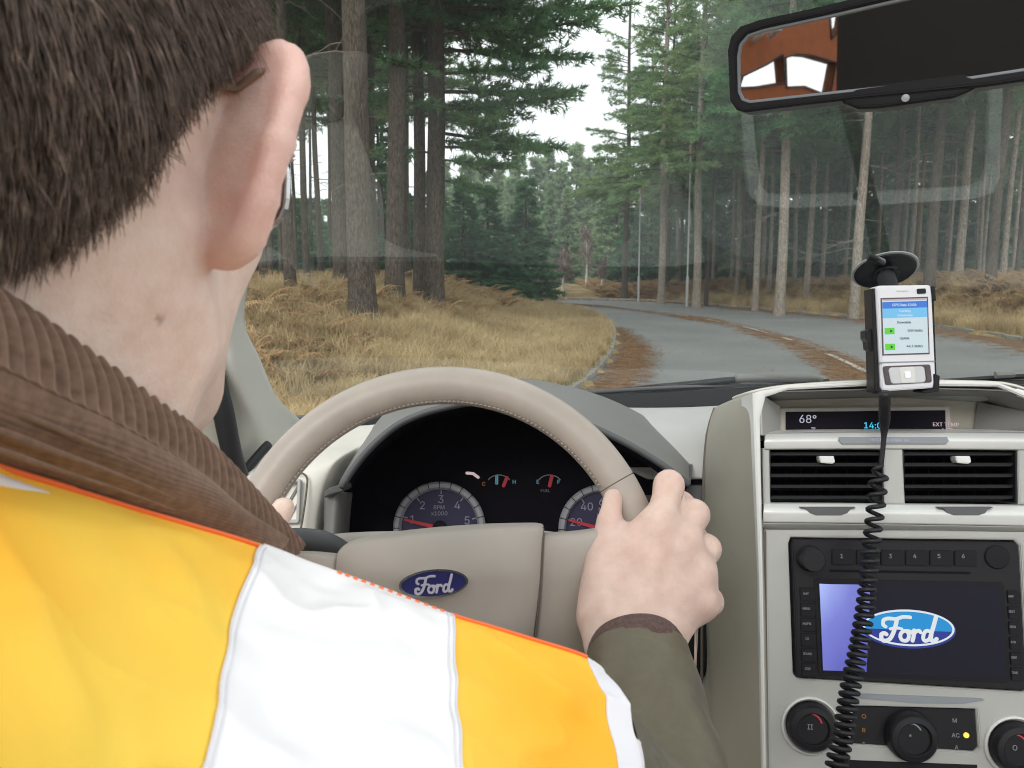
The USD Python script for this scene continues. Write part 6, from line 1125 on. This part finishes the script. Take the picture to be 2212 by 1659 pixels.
obj('edge_trim', along_ridge(0, 2.75, np.interp(np.linspace(0, 1, int(2.75 * 30)), [0, .7, 1], [.0030, .0026, .0003]), -.0016, ir + 2), 'vest_trim', vs, smooth=True)
for k in range(13): obj('stitch', along_ridge(4.85 + k * .085, 4.85 + k * .085 + .04, .0008, .0008), 'vest_orange', vs, smooth=True)
for u_, nm_ in ((4.0, 'seam'), (6.0, 'seam'), (4.06, 'seam'), (5.94, 'seam')):
    rws = np.arange(ir, 110, 1); p = np.stack([[np.interp(u_, cxs, VG[r_, :, k]) for k in range(3)] for r_ in rws]) + np.stack([[np.interp(u_, cxs, VN[r_, :, k]) for k in range(3)] for r_ in rws]) * .0008; obj('seam', tube(p, .00045, 5), 'vest_trim', vs, smooth=True)
# ---- glasses
gs = group_of('glasses', driver)
pm('ear_tip_brown', (0.20, 0.125, 0.085), 0.35)
bpr = proj(bv)
def surf(px, py): k = np.where(np.hypot(bpr[:, 0] - px, bpr[:, 1] - py) < 14)[0]; return bv[k[np.argmin(bpr[k, 2])]]
for sd_ in (1, -1):
    obj('temple', tube(spline([HP(sd_ * .0700, .087, .020), HP(sd_ * .0765, .050, .021), HP(sd_ * .0790, .026, .026)], 30), .0011, 8), 'wire_gold', gs, smooth=True); tip_ = [surf(546, 156), surf(528, 168), surf(505, 177), surf(482, 188), surf(462, 199)]; tip_ = [p + (EYE - p) * .006 for p in tip_]; tip_ = tip_ if sd_ > 0 else [flip(p) for p in tip_]; obj('ear_tip', tube(spline([tip_[0] + unit(tip_[0] - EYE) * .008 + hr * (.004 * sd_) + hf * .004] + tip_, 20), np.r_[np.full(15, .0016), .0017, .0020, .0022, .0021, .0012], 10), 'ear_tip_brown', gs, smooth=True)
    LPn = Panel(HP(sd_ * .0375, .103, .007), hr * sd_ - hf * .30, hu); lp = rrect(-.0275, -.019, .0275, .017, .014); obj('lens', LPn.ext(lp, -.0012, .0012, .0004), 'clear_lens', gs, smooth=30); obj('lens_rim', LPn.ext(lp.buffer(.0010).difference(lp.buffer(-.0002)), -.0014, .0014, .0003), 'chrome', gs, smooth=30)
    obj('hinge', tube([HP(sd_ * .0660, .091, .0195), HP(sd_ * .0705, .086, .0205)], .0022, 8), 'chrome', gs)
obj('bridge', tube(spline([HP(-.010, .113, .014), HP(0, .117, .018), HP(.010, .113, .014)], 10), .0012, 8), 'wire_gold', gs)

# ================================================================ phone, its holder and its cable
PN = Panel(W(1957, 733, .755), (1, -.06, .012), (0, .10, 1))
hold = thing('phone_holder', 'black phone holder stuck to the windscreen by a suction cup', 'phone holder')
def PP(L): return Polygon(PN.pts(L))
ph = thing('mobile_phone', 'silver mobile phone with a lit screen held above the dashboard', 'phone')
def pho(nm, g, z0, z1, mt, bev=.0, par=ph): return obj(nm, PN.ext(g, z0, z1, bev), mt, par, smooth=35)
bodyp = rpoly(PN.pts([(1893, 617), (2013, 615), (2023, 838), (1905, 846)]), .0035); pho('body', bodyp, -.018, 0, 'phone_silver', .0025)
pho('slider_joint', rpoly(PN.pts([(1899, 782), (2019, 779), (2021, 781), (1899, 784.5)]), .0001), -.002, .0006, 'silver_dark')
pho('earpiece', rpoly(PN.pts([(1937, 626), (1962, 625.5), (1962, 629), (1937, 629.5)]), .0004), -.001, .0006, 'silver_bright'); pho('camera_lens', rpoly(PN.pts([(1980, 624), (1999, 623), (2000, 634), (1981, 635)]), .001), -.001, .001, 'black_plastic', .0004)
sc_ = [(1905, 647), (2001, 644), (2005, 762), (1909, 765)]; pho('screen_frame', PP([(1902, 644), (2004, 641), (2008, 765), (1906, 768)]), -.001, .0004, 'phone_dark'); pho('screen', PP(sc_), 0, .0008, 'phone_paper')
def sp(u, v): a, b, c_, d_ = [np.array(q, float) for q in sc_]; return tuple((a * (1 - u) + b * u) * (1 - v) + (d_ * (1 - u) + c_ * u) * v)
def sbox(u0, v0, u1, v1): return PP([sp(u0, v0), sp(u1, v0), sp(u1, v1), sp(u0, v1)])
pho('title_bar', sbox(0, .05, 1, .17), .0006, .0012, 'phone_blue'); pho('status_band', sbox(0, .17, 1, .345), .0006, .0011, 'phone_cyan'); pho('top_line', sbox(.02, 0, .98, .03), .0006, .0011, 'lcd_rose')
for v0 in (.525, .815): pho('signal_box', sbox(.03, v0, .25, v0 + .115), .0006, .0012, 'phone_green'); text_on(PN, '▶', *sp(.19, v0 + .058), 5, 'phone_ink', ph, .0013)
text_on(PN, 'GPS Data 12:04', *sp(.5, .11), 5.5, 'phone_paper', ph, .0013, squash=.9); text_on(PN, 'Tracking', *sp(.5, .22), 4.5, 'phone_paper', ph, .0013); text_on(PN, 'Connected', *sp(.5, .30), 4.5, 'phone_paper', ph, .0013)
text_on(PN, 'Downlink', *sp(.48, .43), 5, 'phone_ink', ph, .0010); text_on(PN, '108 kbit/s', *sp(.72, .585), 5, 'phone_ink', ph, .0010); text_on(PN, 'Uplink', *sp(.48, .72), 5, 'phone_ink', ph, .0010); text_on(PN, '44.1 kbit/s', *sp(.70, .87), 5, 'phone_ink', ph, .0010)
kp = PN.pts([(1906, 791), (2009, 787), (2013, 826), (1912, 832)]); pho('key_panel', rpoly(kp, .002), -.001, .0008, 'phone_dark', .0004)
pho('key_block', rpoly(PN.pts([(1917, 794), (1995, 791), (1999, 826), (1924, 829)]), .003), 0, .0016, 'phone_keys', .0006); pho('navigation_key', rpoly(PN.pts([(1941, 793), (1974, 792), (1976, 827), (1944, 828)]), .0025), 0, .0021, 'silver_bright', .0006); pho('centre_key', rpoly(PN.pts([(1951, 802), (1965, 801.5), (1966, 816), (1952, 816.5)]), .0015), .001, .0028, 'chrome', .0006)
for L in ([(1908, 793), (1916, 792.6), (1918, 806), (1910, 807)], [(1998, 790), (2007, 789.6), (2008, 803), (1999, 804)], [(1910, 814), (1918, 813), (1921, 826), (1913, 828)], [(2000, 810), (2009, 809), (2010, 822), (2001, 824)]): pho('side_key', rpoly(PN.pts(L), .001), 0, .0014, 'phone_dark', .0004)
def hol(nm, g, z0, z1, mt='black_plastic', bev=.001): return obj(nm, PN.ext(g, z0, z1, bev), mt, hold, smooth=35)
hol('cradle_back', rpoly(PN.pts([(1889, 625), (2020, 622), (2028, 840), (1896, 850)]), .003), -.026, -.0185)
hol('cradle_side', rpoly(PN.pts([(1887, 622), (1894, 622), (1904, 848), (1893, 850)]), .0008), -.024, -.004); hol('cradle_side', rpoly(PN.pts([(2012, 619), (2020, 620), (2028, 836), (2021, 842)]), .0008), -.024, -.003)
hol('corner_grip', rpoly(PN.pts([(2010, 616), (2019, 620), (2022, 650), (2015, 650)]), .001), -.022, .001); hol('corner_grip', rpoly(PN.pts([(2016, 806), (2030, 812), (2028, 846), (2000, 850), (1985, 848), (2016, 838)]), .001), -.022, .001); hol('corner_grip', rpoly(PN.pts([(1895, 825), (1902, 842), (1935, 851), (1905, 853), (1894, 845)]), .0008), -.022, .001)
hol('clamp_knob', rpoly(PN.pts([(1877, 714), (1893, 708), (1895, 760), (1884, 756), (1882, 738), (1877, 730)]), .001), -.022, -.008)
cupc = WSP(1911, 581); nws = -NW if (EYE - cupc) @ NW < 0 else NW; CPn = Panel(cupc + nws * .001, (1, 0, 0), wt_d); kc = np.linalg.norm(WSP(1978, 581) - cupc)
v, f = lathe([(kc * 1.02, 0), (kc * 1.02, .0012), (kc * .95, .0020), (kc * .9, .0016)], 56); obj('suction_rim', CPn.tf((v, f)), 'cup_clear', hold, smooth=35)
v, f = lathe([(kc * .96, .001), (kc * .93, .004), (kc * .80, .0062), (kc * .45, .0068), (kc * .42, .0095), (kc * .30, .011), (0, .011)], 56); obj('suction_cup', CPn.tf((v, f)), 'black_plastic', hold, smooth=35)
obj('arm', tube(spline([cupc + nws * .012, W(1916, 605, 1.06), W(1928, 650, 1.0), W(1938, 700, .92), W(1946, 735, .85), W(1952, 742, .79)], 34), np.r_[np.full(8, .011), np.full(18, .0095), np.full(8, .012)], 14), 'black_soft', hold, smooth=True)
obj('lever', tube(px3(np.array([(1905, 566, 1.02), (1890, 560, 1.0), (1876, 556, 1.0)])), .005, 8), 'black_plastic', hold, smooth=True)
cb_ = thing('charging_cable', 'black coiled charging cable hanging from the phone across the centre console', 'cable')
pth = spline([(1912, 846, .752), (1911, 870, .755), (1910, 930, .765), (1906, 980, .765), (1903, 1005, .765)], 20); obj('straight_cable', tube(px3(pth), np.r_[np.full(7, .0050), np.linspace(.0050, .0022, 6), np.full(7, .0022)], 10), 'rubber', cb_, smooth=True)
axp = px3(spline([(1900, 1000, .764), (1897, 1040, .762), (1889, 1120, .758), (1880, 1200, .752), (1872, 1290, .742), (1855, 1400, .73), (1838, 1480, .722), (1822, 1580, .712), (1806, 1660, .705), (1795, 1760, .695)], 1500))
tt = unit(np.gradient(axp, axis=0)); s_ = np.r_[0, np.cumsum(np.linalg.norm(np.diff(axp, axis=0), axis=1))]; an = s_ / s_[-1]; pitch = np.interp(an, [0, .12, .25, .5, 1], [.0125, .0115, .0092, .0066, .0062]); phs = np.cumsum(np.r_[0, np.diff(s_) / pitch[1:]]) * 2 * np.pi
u_ = unit(np.cross(tt, [0, 1.0, 0])); w_ = np.cross(tt, u_); rad_ = np.interp(an, [0, .04, .2, .6, 1], [.001, .0068, .0062, .0066, .0078]); cps = axp + (u_ * np.cos(phs)[:, None] + w_ * np.sin(phs)[:, None]) * rad_[:, None]
obj('coiled_cable', tube(cps, .0021, 7), 'rubber', cb_, smooth=True)
